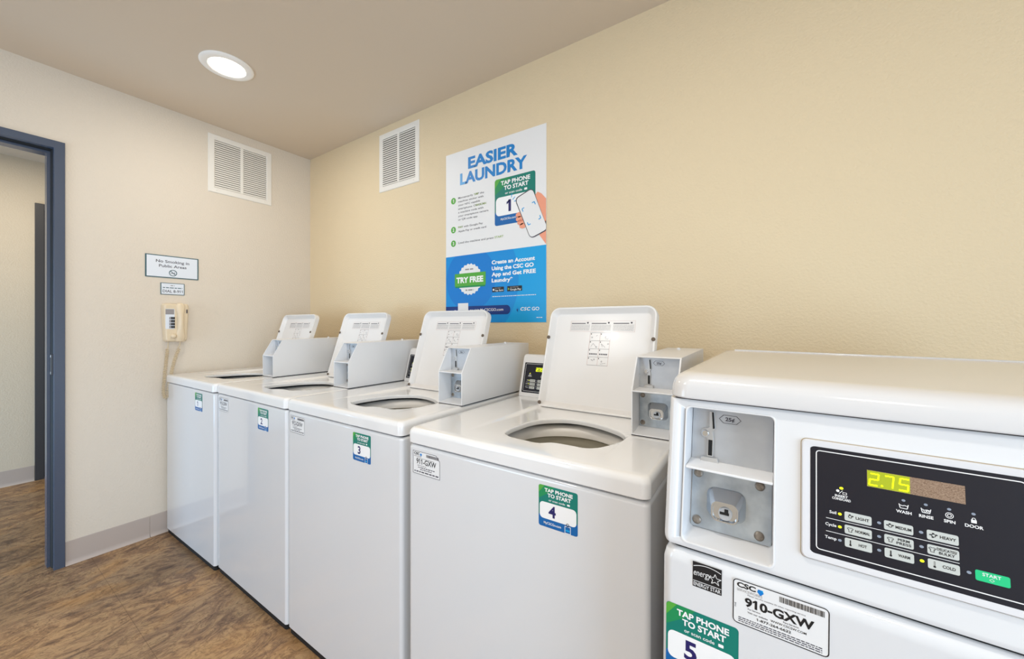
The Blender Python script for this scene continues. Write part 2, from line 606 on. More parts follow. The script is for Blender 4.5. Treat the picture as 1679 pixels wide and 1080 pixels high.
# ------------------------------------------------------------------ the room
def room():
    bm = bmesh.new()
    rbox(bm, -1.9, 5.1, -3.45, 1.6, -0.05, 0.0)
    struct(obj('floor', bm, M_FLOOR, smooth=0))
    bm = bmesh.new()
    rbox(bm, -1.9, 5.1, -3.45, 1.6, H, H + 0.05)
    struct(obj('ceiling', bm, M_CEIL, smooth=0))
    bm = bmesh.new()
    rbox(bm, 0.0, 5.1, 0.0, 0.12, 0, H)
    struct(obj('wall_right', bm, M_WALL_R, smooth=0))
    bm = bmesh.new()
    rbox(bm, -0.13, 0.0, -1.228, 0.12, 0, H)
    rbox(bm, -0.13, 0.0, -3.45, -2.196, 0, H)
    rbox(bm, -0.13, 0.0, -2.196, -1.228, 2.074, H)
    bmesh.ops.remove_doubles(bm, verts=bm.verts[:], dist=1e-5)
    struct(obj('wall_left', bm, M_WALL_L, smooth=0))
    # end wall with its window, and the wall, with an added window, behind the photographer
    bm = bmesh.new()
    rbox(bm, 5.0, 5.1, -1.4, 0.0, 0, H)
    rbox(bm, 5.0, 5.1, -3.45, -3.1, 0, H)
    rbox(bm, 5.0, 5.1, -3.1, -1.4, 2.12, H)
    rbox(bm, 5.0, 5.1, -3.1, -1.4, 0, 0.12)
    struct(obj('wall_end', bm, M_WALL_L, smooth=0))
    bm = bmesh.new()
    rbox(bm, 0.0, 0.3, -3.45, -3.32, 0, H)
    rbox(bm, 1.5, 5.1, -3.45, -3.32, 0, H)
    rbox(bm, 0.3, 1.5, -3.45, -3.32, 1.7, H)
    rbox(bm, 0.3, 1.5, -3.45, -3.32, 0, 0.2)
    struct(obj('wall_back', bm, M_WALL_L, smooth=0))
    bm = bmesh.new()
    for x in (0.3, 0.875, 1.45):
        rbox(bm, x, x + 0.05, -3.42, -3.36, 0.2, 1.7)
    rbox(bm, 0.35, 1.45, -3.42, -3.36, 0.2, 0.25)
    rbox(bm, 0.35, 1.45, -3.42, -3.36, 1.65, 1.7)
    struct(obj('added_window_2', bm, M_VENT, smooth=0))  # window added to go with the cool fill light
    bm = bmesh.new()
    rbox(bm, 5.0, 5.06, -3.1, -1.4, 0.12, 0.17)
    rbox(bm, 5.0, 5.06, -3.1, -1.4, 2.07, 2.12)
    for y in (-3.1, -2.275, -1.45):
        rbox(bm, 5.0, 5.06, y, y + 0.05, 0.12, 2.12)
    struct(obj('window_1', bm, M_VENT, smooth=0))
    # hallway beyond the doorway
    bm = bmesh.new()
    rbox(bm, -1.87, -1.77, -3.45, -1.158, 0, H)
    rbox(bm, -1.87, -1.77, -0.16, 1.6, 0, H)
    rbox(bm, -1.87, -1.77, -1.158, -0.16, 2.118, H)
    struct(obj('wall_hallway', bm, M_WALL_H, smooth=0))
    bm = bmesh.new()
    rbox(bm, -1.87, -0.13, 1.5, 1.6, 0, H)
    struct(obj('wall_hallway_end', bm, M_WALL_H, smooth=0))

    # cove base: profile swept along Y
    def cove(name, x, y0, y1, hgt):
        bm = bmesh.new()
        prof = [(0, 0), (0.014, 0.0), (0.0125, 0.002), (0.0085, 0.006), (0.005, 0.013), (0.0038, 0.024), (0.0035, hgt - 0.004), (0.002, hgt), (0, hgt)]
        loft(bm, [[(x + a, y, z) for a, z in prof] for y in (y0, y1)], True, True)
        return struct(obj(name, bm, M_BASE, smooth=40))
    cove('baseboard_left', 0.0, -1.2165, -0.9072, 0.117)
    cove('baseboard_left', 0.0, -0.9050, -0.01, 0.117)
    cove('baseboard_left', 0.0, -3.3, -2.208, 0.117)
    cove('baseboard_hallway', -1.77, -3.4, -1.16, 0.116)

    bm = bmesh.new()
    prof = [(0, 0), (-0.014, 0.0), (-0.0125, 0.002), (-0.0085, 0.006), (-0.005, 0.013), (-0.0038, 0.024), (-0.0035, 0.113), (-0.002, 0.117), (0, 0.117)]
    loft(bm, [[(x, a, z) for a, z in prof] for x in (0.02, 4.99)], True, True)
    struct(obj('baseboard_right', bm, M_BASE, smooth=40))

    # steel door frame: profile (x, distance into the opening) swept around the opening
    prof = [(0.0, -0.036), (0.012, -0.036), (0.0135, -0.0345), (0.0135, -0.0015), (0.012, 0.0), (-0.048, 0.0), (-0.048, 0.016), (-0.108, 0.016), (-0.108, 0.0), (-0.145, 0.0), (-0.145, -0.036), (-0.131, -0.036)]
    yr, yl, zt = -1.2537, -2.170, 2.046
    loops = []
    for corner in ('r0', 'rt', 'lt', 'l0'):
        lp = []
        for x, d in prof:
            if corner[0] == 'r':
                y = yr - d
            else:
                y = yl + d
            z = 0.0 if corner[1] == '0' else zt - d
            lp.append((x, y, z))
        loops.append(lp)
    bm = bmesh.new()
    loft(bm, loops, True, True, close=False)
    d1 = struct(obj('door_1', bm, M_DOORFR, smooth=0))
    # dark strip in the rebate, part seal, part painted shade, and the strike plate on the near jamb
    loops = []
    for ky, kz in ((yr, 0), (yr, 1), (yl, 1), (yl, 0)):
        sg = -1 if ky == yr else 1
        loops.append([(x, ky + sg * d, (zt - d) if kz else 0.002) for x, d in ((-0.016, 0.0002), (-0.020, 0.003), (-0.047, 0.005), (-0.0478, 0.0002))])
    bm = bmesh.new()
    loft(bm, loops, True, True)
    obj('door_seal_shade', bm, M_RUBBER, d1, smooth=0)
    bm = bmesh.new()
    rbox(bm, -0.036, -0.008, yr - 0.0065, yr + 0.0005, 0.945, 1.045, 0.001)
    sp = obj('strike_plate', bm, M_DARKFR, d1)
    for z in (0.955, 1.035):
        bm = bmesh.new()
        rbox(bm, -0.026, -0.016, yr - 0.0080, yr - 0.006, z - 0.006, z + 0.006, 0.0008)
        obj('screw', bm, M_STEEL, sp)
    # dark door across the hallway
    bm = bmesh.new()
    rbox(bm, -1.80, -1.752, -1.158, -1.112, 0, 2.118, 0.002)
    rbox(bm, -1.80, -1.752, -0.206, -0.16, 0, 2.118, 0.002)
    rbox(bm, -1.80, -1.752, -1.112, -0.206, 2.072, 2.118, 0.002)
    d2 = struct(obj('door_2', bm, M_DARKFR))
    bm = bmesh.new()
    rbox(bm, -1.835, -1.79, -1.112, -0.206, 0.006, 2.072)
    obj('door_leaf', bm, M_DARKDOOR, d2)


room()


# ------------------------------------------------------------------ ceiling lights
def ceiling_light(x, y, power, label):
    t = thing('ceiling_light', label, 'light', (x, y, H), group='recessed ceiling lights')
    bm = bmesh.new()
    prof = [(0.108, 0.0), (0.108, -0.004), (0.104, -0.008), (0.092, -0.0105), (0.076, -0.009), (0.073, -0.006)]
    loft(bm, [[(px, py, z) for px, py in circ(0, 0, r, 48)] for r, z in prof])
    obj('trim_ring', bm, M_TRIM, t)
    bm = bmesh.new()
    prof = [(0.0735, -0.006), (0.06, -0.0085), (0.03, -0.0105), (0.004, -0.011)]
    loft(bm, [[(px, py, z) for px, py in circ(0, 0, r, 48)] for r, z in prof], cap1=True)
    obj('lens', bm, M_LAMP, t)
    a = area_light('lamp_light', (0, 0, -0.014), (0, 0, 0), 0.14, 0.14, power, WARM, 'DISK')
    a.parent = t
    return t


ceiling_light(*LAMPS[0], 'round white recessed ceiling light glowing above the row of washers')
for i, (x, y, pw) in enumerate(LAMPS[1:]):
    nm = ['in front of the third washer', 'right of the photographer', 'behind the photographer'][i]
    ceiling_light(x, y, pw, 'round ceiling light out of the photo, ' + nm)


# ------------------------------------------------------------------ air vents
def air_vent(label, o, u):
    """o: lower left corner on the wall, u: direction to the right as seen from the room"""
    t = thing('air_vent', label, 'vent', o, (0, 0, math.atan2(u[1], u[0])), group='wall air vents')
    S = 0.364
    # local: x right, z up, -y out of the wall
    bm = bmesh.new()
    w = 0.034
    prof = [(0.0, 0.0), (0.0, -0.003), (0.003, -0.006), (w - 0.004, -0.007), (w, -0.003)]
    loft(bm, [[(a, y, b) for a, b in ((i, i), (S - i, i), (S - i, S - i), (i, S - i))] for i, y in prof])
    rbox(bm, S / 2 - 0.008, S / 2 + 0.008, -0.0065, -0.001, w, S - w, 0.001)
    fr = obj('frame', bm, M_VENT, t, smooth=30)
    for sx, sz in ((0.045, 0.016), (S - 0.045, 0.016), (0.045, S - 0.016), (S - 0.045, S - 0.016)):
        bm = bmesh.new()
        loft(bm, [[(a, -0.0065, b) for a, b in circ(sx, sz, 0.0045, 12)], [(a, -0.0085, b) for a, b in circ(sx, sz, 0.003, 12)]], cap1=True)
        obj('screw', bm, M_VENT, t)
    for x0, x1 in ((w, S / 2 - 0.008), (S / 2 + 0.008, S - w)):
        bm = bmesh.new()
        n = 22
        for k in range(n):
            z = w + (S - 2 * w) * (k + 0.5) / n
            h = (S - 2 * w) / n
            a = Vector((0, -0.0045, z + h * 0.30))
            pts = [(-0.0055, z - h * 0.42), (-0.0047, z - h * 0.47), (-0.0012, z + h * 0.28), (-0.0018, z + h * 0.33)]
            loft(bm, [[(x, y, zz) for y, zz in pts] for x in (x0, x1)], True, True)
        obj('louvers', bm, M_VENT, t, smooth=0)
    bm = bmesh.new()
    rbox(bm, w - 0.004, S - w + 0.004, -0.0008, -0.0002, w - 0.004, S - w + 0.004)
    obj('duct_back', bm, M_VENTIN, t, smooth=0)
    return t


air_vent('square white louvered vent high on the wall with the phone', (0.0, -0.637, 2.018), (0, 1))
air_vent('square white louvered vent high on the beige wall left of the poster', (0.826, 0.0, 2.028), (1, 0))


# ------------------------------------------------------------------ poster
def tap_sticker(sh, x, y, w, h, number, layer=1, phone=False):
    """the tap-phone sticker design; x, y lower left"""
    sh.rect(x, y, x + w, y + h, M_TEAL, layer, r=w * 0.05)
    sh.rect(x, y, x + w, y + h * 0.30, M_STBLUE, layer + 1, r=w * 0.05)
    sh.poly([(x, y + h * 0.66), (x + w * 0.30, y + h * 0.86), (x + w * 0.42, y + h), (x + w * 0.04, y + h), (x, y + h * 0.96)], M_GREEN2, layer + 1)
    sh.poly([(x, y + h * 0.80), (x + w * 0.16, y + h), (x + w * 0.04, y + h), (x, y + h * 0.96)], M_GREEN, layer + 2)
    sh.text('TAP PHONE', x + w * 0.52, y + h * 0.855, h * 0.082, M_WHITE, layer + 3, 'c', 0.035, w * 0.72)
    sh.text('TO START', x + w * 0.54, y + h * 0.74, h * 0.082, M_WHITE, layer + 3, 'c', 0.035, w * 0.60)
    sh.text('or scan code', x + w * 0.48, y + h * 0.645, h * 0.048, M_WHITE, layer + 3, 'c', 0.01, w * 0.42)
    sh.rect(x + w * 0.74, y + h * 0.645, x + w * 0.81, y + h * 0.69, M_WHITE, layer + 3, r=w * 0.012)
    sh.rect(x + w * 0.03, y + h * 0.20, x + w * 0.97, y + h * 0.60, M_WHITE, layer + 2, r=w * 0.09)
    if phone:
        return
    sh.text(number, x + w * 0.36, y + h * 0.27, h * 0.255, M_NAVY, layer + 3, 'c', 0.03)
    sh.text('MyCSCGo.com', x + w * 0.14, y + h * 0.075, h * 0.055, M_WHITE, layer + 3, 'l', 0.012, w * 0.45)
    # little phone outline with tap waves, bottom right
    sh.frame(x + w * 0.68, y + h * 0.0, x + w * 0.83, y + h * 0.17, w * 0.012, M_WHITE, layer + 3)
    sh.rect(x + w * 0.70, y + h * 0.05, x + w * 0.81, y + h * 0.09, M_BLUE3, layer + 3)
    sh.ring(x + w * 0.755, y + h * 0.20, w * 0.025, w * 0.04, M_INKSOFT, layer + 4, 12)


def poster():
    t_w, t_h = 0.630, 0.922
    s = Sheet()
    s.slab(0, 0, t_w, t_h, 0.002, M_PAPER)
    hb = 0.359
    # headline
    s.text('EASIER', 0.316, 0.817, 0.055, M_BLUEHEAD, 2, 'c', 0.04, 0.314)
    s.text('LAUNDRY', 0.3145, 0.742, 0.055, M_BLUEHEAD, 2, 'c', 0.04, 0.423)
    s.text('L', 0.103, 0.742, 0.055, M_BLUEHEAD2, 3, 'l', 0.04, 0.037)
    # steps
    body = [('Momentarily TAP the', 0.176), ('machine sticker with', 0.172), ('your NFC capable', 0.150), ('smartphone. OR SCAN', 0.190), ('a machine code with', 0.172), ('your smartphone camera', 0.204), ('or QR code app', 0.132)]
    for i, (ln, w) in enumerate(body):
        s.text(ln, 0.090, 0.667 - i * 0.0195, 0.0095, M_INKSOFT, 2, 'l', 0.006, w)
    s.text('TAP', 0.199, 0.667, 0.0095, M_LIME, 3, 'l', 0.02, 0.029)
    s.text('OR SCAN', 0.209, 0.667 - 3 * 0.0195, 0.0095, M_LIME, 3, 'l', 0.012, 0.071)
    s.text('PAY with Google Pay', 0.090, 0.509, 0.0095, M_INKSOFT, 2, 'l', 0.006, 0.168)
    s.text('PAY', 0.090, 0.509, 0.0095, M_LIME, 3, 'l', 0.02, 0.032)
    s.text('Apple Pay or credit card', 0.090, 0.487, 0.0095, M_INKSOFT, 2, 'l', 0.006, 0.190)
    s.text('Load the machine and press', 0.091, 0.4245, 0.0100, M_INKSOFT, 2, 'l', 0.006, 0.236)
    s.text('START', 0.334, 0.4245, 0.0100, M_LIME, 2, 'l', 0.015, 0.054)
    for n, yy in (('1', 0.662), ('2', 0.504), ('3', 0.430)):
        s.disc(0.055, yy, 0.0175, M_GREEN, 2)
        s.text(n, 0.055, yy - 0.0085, 0.017, M_PAPER, 3, 'c', 0.03)
    # machine sticker picture
    tap_sticker(s, 0.335, 0.485, 0.237, 0.232, '1', 2, phone=True)
    s.text('1', 0.421, 0.550, 0.052, M_NAVY, 6, 'c', 0.04, 0.026)
    s.text('MyCSCGo.com', 0.372, 0.509, 0.010, M_WHITE, 6, 'l', 0.01, 0.090)
    for k, (a, b) in enumerate(((0.444, 0.600), (0.436, 0.612), (0.452, 0.590))):
        s.line((a, b), (a + (0.014, 0.004, 0.02)[k], b + (0.012, 0.018, 0.004)[k]), 0.004, M_BLUE3, 6)
    # hand holding a phone
    s.poly([(0.560, 0.520), (0.572, 0.600), (0.584, 0.612), (0.605, 0.600), (0.6295, 0.572), (0.6295, 0.430), (0.600, 0.42)], M_SKIN, 6)
    s.poly([(0.6295, 0.361), (0.6295, 0.47), (0.585, 0.45), (0.596, 0.405)], M_SKIN, 6)
    for a, b in ((0.481, 0.520), (0.482, 0.500), (0.490, 0.482), (0.502, 0.464)):
        s.disc(a, b, 0.019, M_SKIN, 7, 0.013)
    s.disc(0.492, 0.490, 0.014, M_SKIN2, 8, 0.004)
    QD = [(0.455, 0.602), (0.556, 0.637), (0.646, 0.428), (0.546, 0.394)]

    def quad_round(q, r, k=5):
        out = []
        for i in range(4):
            p0, p1, p2 = (Vector(q[(i + d) % 4]) for d in (-1, 0, 1))
            e1, e2 = p1 + (p0 - p1).normalized() * r, p1 + (p2 - p1).normalized() * r
            for j in range(k + 1):
                t = j / k
                v = e1 * (1 - t) ** 2 + p1 * 2 * t * (1 - t) + e2 * t * t
                out.append((min(v.x, t_w - 0.0005), v.y))
        return out
    ctr = (0.5507, 0.5153)
    inn = [(ctr[0] + (a - ctr[0]) * 0.93, ctr[1] + (b - ctr[1]) * 0.96) for a, b in QD]
    s.poly(quad_round(QD, 0.026), M_INKSOFT, 9)
    s.poly(quad_round(inn, 0.022), M_PAPER, 10)
    ax, ay = Vector((0.101, 0.035)).normalized(), Vector((-0.090, 0.209)).normalized()
    for sx, sy in ((-1, 1), (1, 1), (1, -1), (-1, -1)):
        pts = [Vector(ctr) + ax * (sx * 0.036) + ay * (sy * p) for p in (0.030, 0.045)] + [Vector(ctr) + ax * (sx * 0.023) + ay * (sy * 0.045)]
        s.path([(p.x, p.y) for p in pts], 0.0045, M_BLUE3, 11)
    # lower blue part
    s.rect(0, 0, t_w, hb, M_BLUE3, 1)

    def clip_disc(cx, cy, r, m, layer):
        pts = []
        for p in circ(cx, cy, r, 90):
            pts.append((min(max(p[0], 0), t_w), min(max(p[1], 0), hb)))
        s.poly(pts, m, layer)
    clip_disc(0.140, 0.215, 0.338, M_BLUE2, 3)
    clip_disc(0.172, 0.228, 0.168, M_BLUE, 4)
    # seal with TRY FREE ribbon
    seal = []
    n = 22
    for i in range(n * 4):
        a = 2 * PI * i / (n * 4)
        r = 0.081 + 0.0035 * math.cos(n * a)
        seal.append((0.170 + r * math.cos(a), 0.2285 + r * math.sin(a)))
    s.poly(seal, M_PAPER, 5)
    s.greek(0.140, 0.200, 0.278, 0.007, M_INKGREY, 6, 3)
    s.greek(0.142, 0.198, 0.168, 0.007, M_INKGREY, 6, 4)
    s.rect(0.070, 0.186, 0.274, 0.255, M_GREEN2, 6)
    s.rect(0.066, 0.194, 0.278, 0.262, M_GREEN, 7)
    s.text('TRY FREE', 0.170, 0.2125, 0.028, M_WHITE, 8, 'c', 0.045, 0.184)
    for i, ln in enumerate(['Create an Account', 'Using the CSC GO', 'App and Get FREE', 'Laundry*']):
        s.text(ln, 0.316, 0.2945 - i * 0.0305, 0.0180, M_WHITE, 5, 'l', 0.035, (0.254, 0.247, 0.259, 0.128)[i])
    for x0, w, tx in ((0.319, 0.073, 'App Store'), (0.411, 0.087, 'Google Play')):
        s.rect(x0, 0.1525, x0 + w, 0.178, M_INK, 5, r=0.003)
        s.text(tx, x0 + 0.018, 0.1565, 0.0095, M_PAPER, 6, 'l', 0.01, w - 0.023)
        s.greek(x0 + 0.018, x0 + w * 0.75, 0.1705, 0.003, M_INKGREY, 6, 5)
    s.disc(0.328, 0.1645, 0.0055, M_PAPER, 6)
    s.poly([(0.416, 0.1715), (0.416, 0.1575), (0.4255, 0.1645)], M_LIME, 6)
    s.greek(0.320, 0.576, 0.1285, 0.0032, M_PAPER, 5, 6)
    # web address pill and logo
    s.poly([(0, 0.040)] + rr(0.10, 0.040, 0.430, 0.086, 0.022, 6)[7:21] + [(0, 0.086)], M_DNAVY, 5)
    s.rect(0.089, 0.034, 0.161, 0.103, M_PAPER, 6)
    s.text('or visit MyCSCGO.com', 0.172, 0.058, 0.0135, M_WHITE, 6, 'l', 0.006, 0.216)
    s.disc(0.068, 0.057, 0.010, M_PAPER, 6)
    s.text('CSC', 0.489, 0.0565, 0.0155, M_WHITE, 5, 'l', 0.02, 0.056, 0.15, 0, 1.1)
    s.text('GO', 0.553, 0.0565, 0.0155, M_WHITE, 5, 'l', 0.012, 0.040)
    s.poly([(0.462, 0.063), (0.472, 0.073), (0.482, 0.063), (0.472, 0.053)], M_BLUE2, 5)
    s.poly([(0.466, 0.060), (0.475, 0.066), (0.473, 0.050)], M_DNAVY, 6)
    s.greek(0.578, 0.612, 0.0205, 0.0035, M_PAPER, 5, 7)
    ob = sheet_with_edge(s, 'poster', None, (0, 0, 0), (1, 0, 0), (0, 0, 1), 0.002)
    ob.location = (1.4035, -0.0005, 1.2015)
    tag(ob, 'tall white and blue laundry poster on the beige wall above the washers', 'poster')


poster()


# ------------------------------------------------------------------ small wall signs
def wall_signs():
    s = Sheet()
    w, h = 0.240, 0.128
    s.slab(0, 0, w, h, 0.003, M_SIGNFR)
    s.rect(0.006, 0.005, w - 0.006, h - 0.005, M_SIGN, 1)
    s.text('No Smoking in', w / 2, 0.086, 0.0155, M_INKSOFT, 2, 'c', 0.012, 0.150)
    s.text('Public Areas', w / 2, 0.060, 0.0155, M_INKSOFT, 2, 'c', 0.012, 0.124)
    cx, cy = w / 2, 0.030
    s.ring(cx, cy, 0.0145, 0.0185, M_SIGNFR, 2)
    s.line((cx - 0.011, cy + 0.011), (cx + 0.011, cy - 0.011), 0.0035, M_SIGNFR, 2)
    s.line((cx - 0.011, cy - 0.002), (cx + 0.010, cy - 0.002), 0.0030, M_INKSOFT, 3)
    s.path([(cx + 0.009, cy + 0.001), (cx + 0.006, cy + 0.005), (cx + 0.009, cy + 0.009)], 0.0012, M_INKSOFT, 3)
    ob = sheet_with_edge(s, 'wall_sign', None, (0, 0, 0), (0, 1, 0), (0, 0, 1), 0.003)
    ob.location = (0.0005, -0.9255, 1.4595)
    tag(ob, 'white no smoking sign with dark teal border, larger of two signs above the phone', 'sign', 'signs above the phone')
    s = Sheet()
    w, h = 0.108, 0.067
    s.slab(0, 0, w, h, 0.003, M_SIGNFR)
    s.rect(0.0035, 0.003, w - 0.0035, h - 0.003, M_SIGN, 1)
    s.greek(0.044, 0.062, 0.050, 0.0045, M_INKGREY, 2, 1)
    s.greek(0.010, 0.098, 0.037, 0.0045, M_SIGNFR, 2, 2)
    s.text('DIAL 8-911', w / 2, 0.012, 0.0150, M_INKSOFT, 2, 'c', 0.012, 0.090)
    ob = sheet_with_edge(s, 'wall_sign', None, (0, 0, 0), (0, 1, 0), (0, 0, 1), 0.003)
    ob.location = (0.0005, -0.8605, 1.3635)
    tag(ob, 'small white dial sign with teal border directly above the wall phone', 'sign', 'signs above the phone')


wall_signs()


# ------------------------------------------------------------------ wall phone
def wall_phone():
    t = thing('wall_phone', 'almond wall phone with coiled cord hanging beside the first washer', 'telephone', (0.0, -0.800, 1.09))
    # local: x out of the wall, y to the right, z up

    def shell(bm, y0, y1, z0, z1, taper, prof, r, lean=0.0):
        loops = []
        for x, ins in prof:
            lp = []
            for a, b in rr(y0 + ins, z0 + ins, y1 - ins, z1 - ins, max(r - ins * 0.5, 0.002), 5):
                k = (b - z0) / (z1 - z0)
                c = (y0 + y1) / 2
                lp.append((x + lean * (1 - k), c + (a - c) * (1 - taper * (1 - k)), b))
            loops.append(lp)
        loft(bm, loops, True, True)
    bm = bmesh.new()
    shell(bm, -0.060, 0.060, 0.0, 0.222, 0.16, [(0.001, 0.0), (0.030, 0.001), (0.042, 0.004), (0.047, 0.012)], 0.016)
    obj('base', bm, M_BEIGE, t, smooth=50)
    # handset
    bm = bmesh.new()
    loops = []
    for z, hw, d in ((0.000, 0.012, 0.006), (0.006, 0.020, 0.012), (0.030, 0.023, 0.018), (0.052, 0.021, 0.020), (0.075, 0.017, 0.024), (0.120, 0.016, 0.026), (0.165, 0.017, 0.024), (0.185, 0.021, 0.020), (0.205, 0.022, 0.016), (0.218, 0.018, 0.010), (0.224, 0.010, 0.004)):
        loops.append([(0.044 + d * max(0, math.sin(a)) ** 0.7 if math.sin(a) > 0 else 0.044, 0.016 - hw * math.cos(a), z) for a in [PI * i / 12 for i in range(13)]])
    loft(bm, loops, True, True, close=True)
    obj('handset', bm, M_BEIGE, t, smooth=60)
    bm = bmesh.new()
    prof = [(0.0, 0.046), (0.0, 0.0)]
    loft(bm, [[(x, y, z) for y, z in circ(-0.016, 0.034, r, 20)] for x, r in ((0.046, 0.013), (0.056, 0.013), (0.061, 0.010), (0.063, 0.004))], cap1=True)
    obj('cradle_hook', bm, M_BEIGE, t, smooth=50)
    s = Sheet()
    s.rect(-0.050, 0.075, -0.010, 0.190, M_SIGN, 0, r=0.003)
    s.rect(-0.050, 0.158, -0.012, 0.188, M_INKGREY, 1)
    s.build('face_card', t, (0.0472, 0, 0), (0, 1, 0), (0, 0, 1))
    for r_ in range(4):
        for c_ in range(3):
            bm = bmesh.new()
            y, z = -0.030 + c_ * 0.0085, 0.086 + r_ * 0.017
            rbox(bm, 0.0472, 0.0505, y - 0.0036, y + 0.0036, z - 0.0065, z + 0.0065, 0.001)
            obj('key', bm, M_RUBBER if c_ else M_INKGREY, t)
    bm = bmesh.new()
    rbox(bm, 0.0475, 0.0492, 0.043, 0.049, 0.166, 0.188, 0.001)
    obj('volume_slot', bm, M_INKSOFT, t)
    # cord: two coiled strands meeting below
    bm = bmesh.new()
    A = [Vector((0.020, -0.030, 0.006)), Vector((0.018, -0.034, -0.040))]
    spine = [Vector((0.018, -0.034, -0.04)), Vector((0.024, -0.042, -0.12)), Vector((0.030, -0.050, -0.20)), Vector((0.036, -0.056, -0.27)), Vector((0.040, -0.055, -0.305)),
             Vector((0.044, -0.048, -0.318)), Vector((0.046, -0.042, -0.30)), Vector((0.046, -0.036, -0.25)), Vector((0.044, -0.024, -0.18)), Vector((0.042, -0.008, -0.10)), Vector((0.044, 0.010, -0.04))]
    fine = []
    for i in range(len(spine) - 1):
        p0, p1, p2, p3 = spine[max(0, i - 1)], spine[i], spine[i + 1], spine[min(len(spine) - 1, i + 2)]
        for k in range(12):
            t_ = k / 12
            fine.append(0.5 * ((2 * p1) + (p2 - p0) * t_ + (2 * p0 - 5 * p1 + 4 * p2 - p3) * t_ ** 2 + (3 * p1 - p0 - 3 * p2 + p3) * t_ ** 3))
    fine.append(spine[-1])
    L = [0.0]
    for a, b in zip(fine, fine[1:]):
        L.append(L[-1] + (b - a).length)
    tot = L[-1]
    pitch, R = 0.0088, 0.0072
    steps = int(tot / pitch * 10)
    pts = []
    j = 0
    for k in range(steps + 1):
        d = tot * k / steps
        while j < len(L) - 2 and L[j + 1] < d:
            j += 1
        q = (d - L[j]) / max(1e-9, L[j + 1] - L[j])
        p = fine[j].lerp(fine[j + 1], q)
        tg = (fine[j + 1] - fine[j]).normalized()
        u = Vector((1, 0, 0))
        u = (u - tg * u.dot(tg)).normalized()
        w = tg.cross(u)
        a = 2 * PI * d / pitch
        pts.append(p + (u * math.cos(a) + w * math.sin(a)) * R)
    tube(bm, pts, 0.0019, 6)
    tube(bm, [A[0], A[0].lerp(A[1], 0.5), pts[0]], 0.0022, 6)
    tube(bm, [pts[-1], Vector((0.050, 0.013, -0.02)), Vector((0.050, 0.015, 0.004))], 0.0022, 6)
    obj('cord', bm, M_BEIGE2, t, smooth=80)


wall_phone()


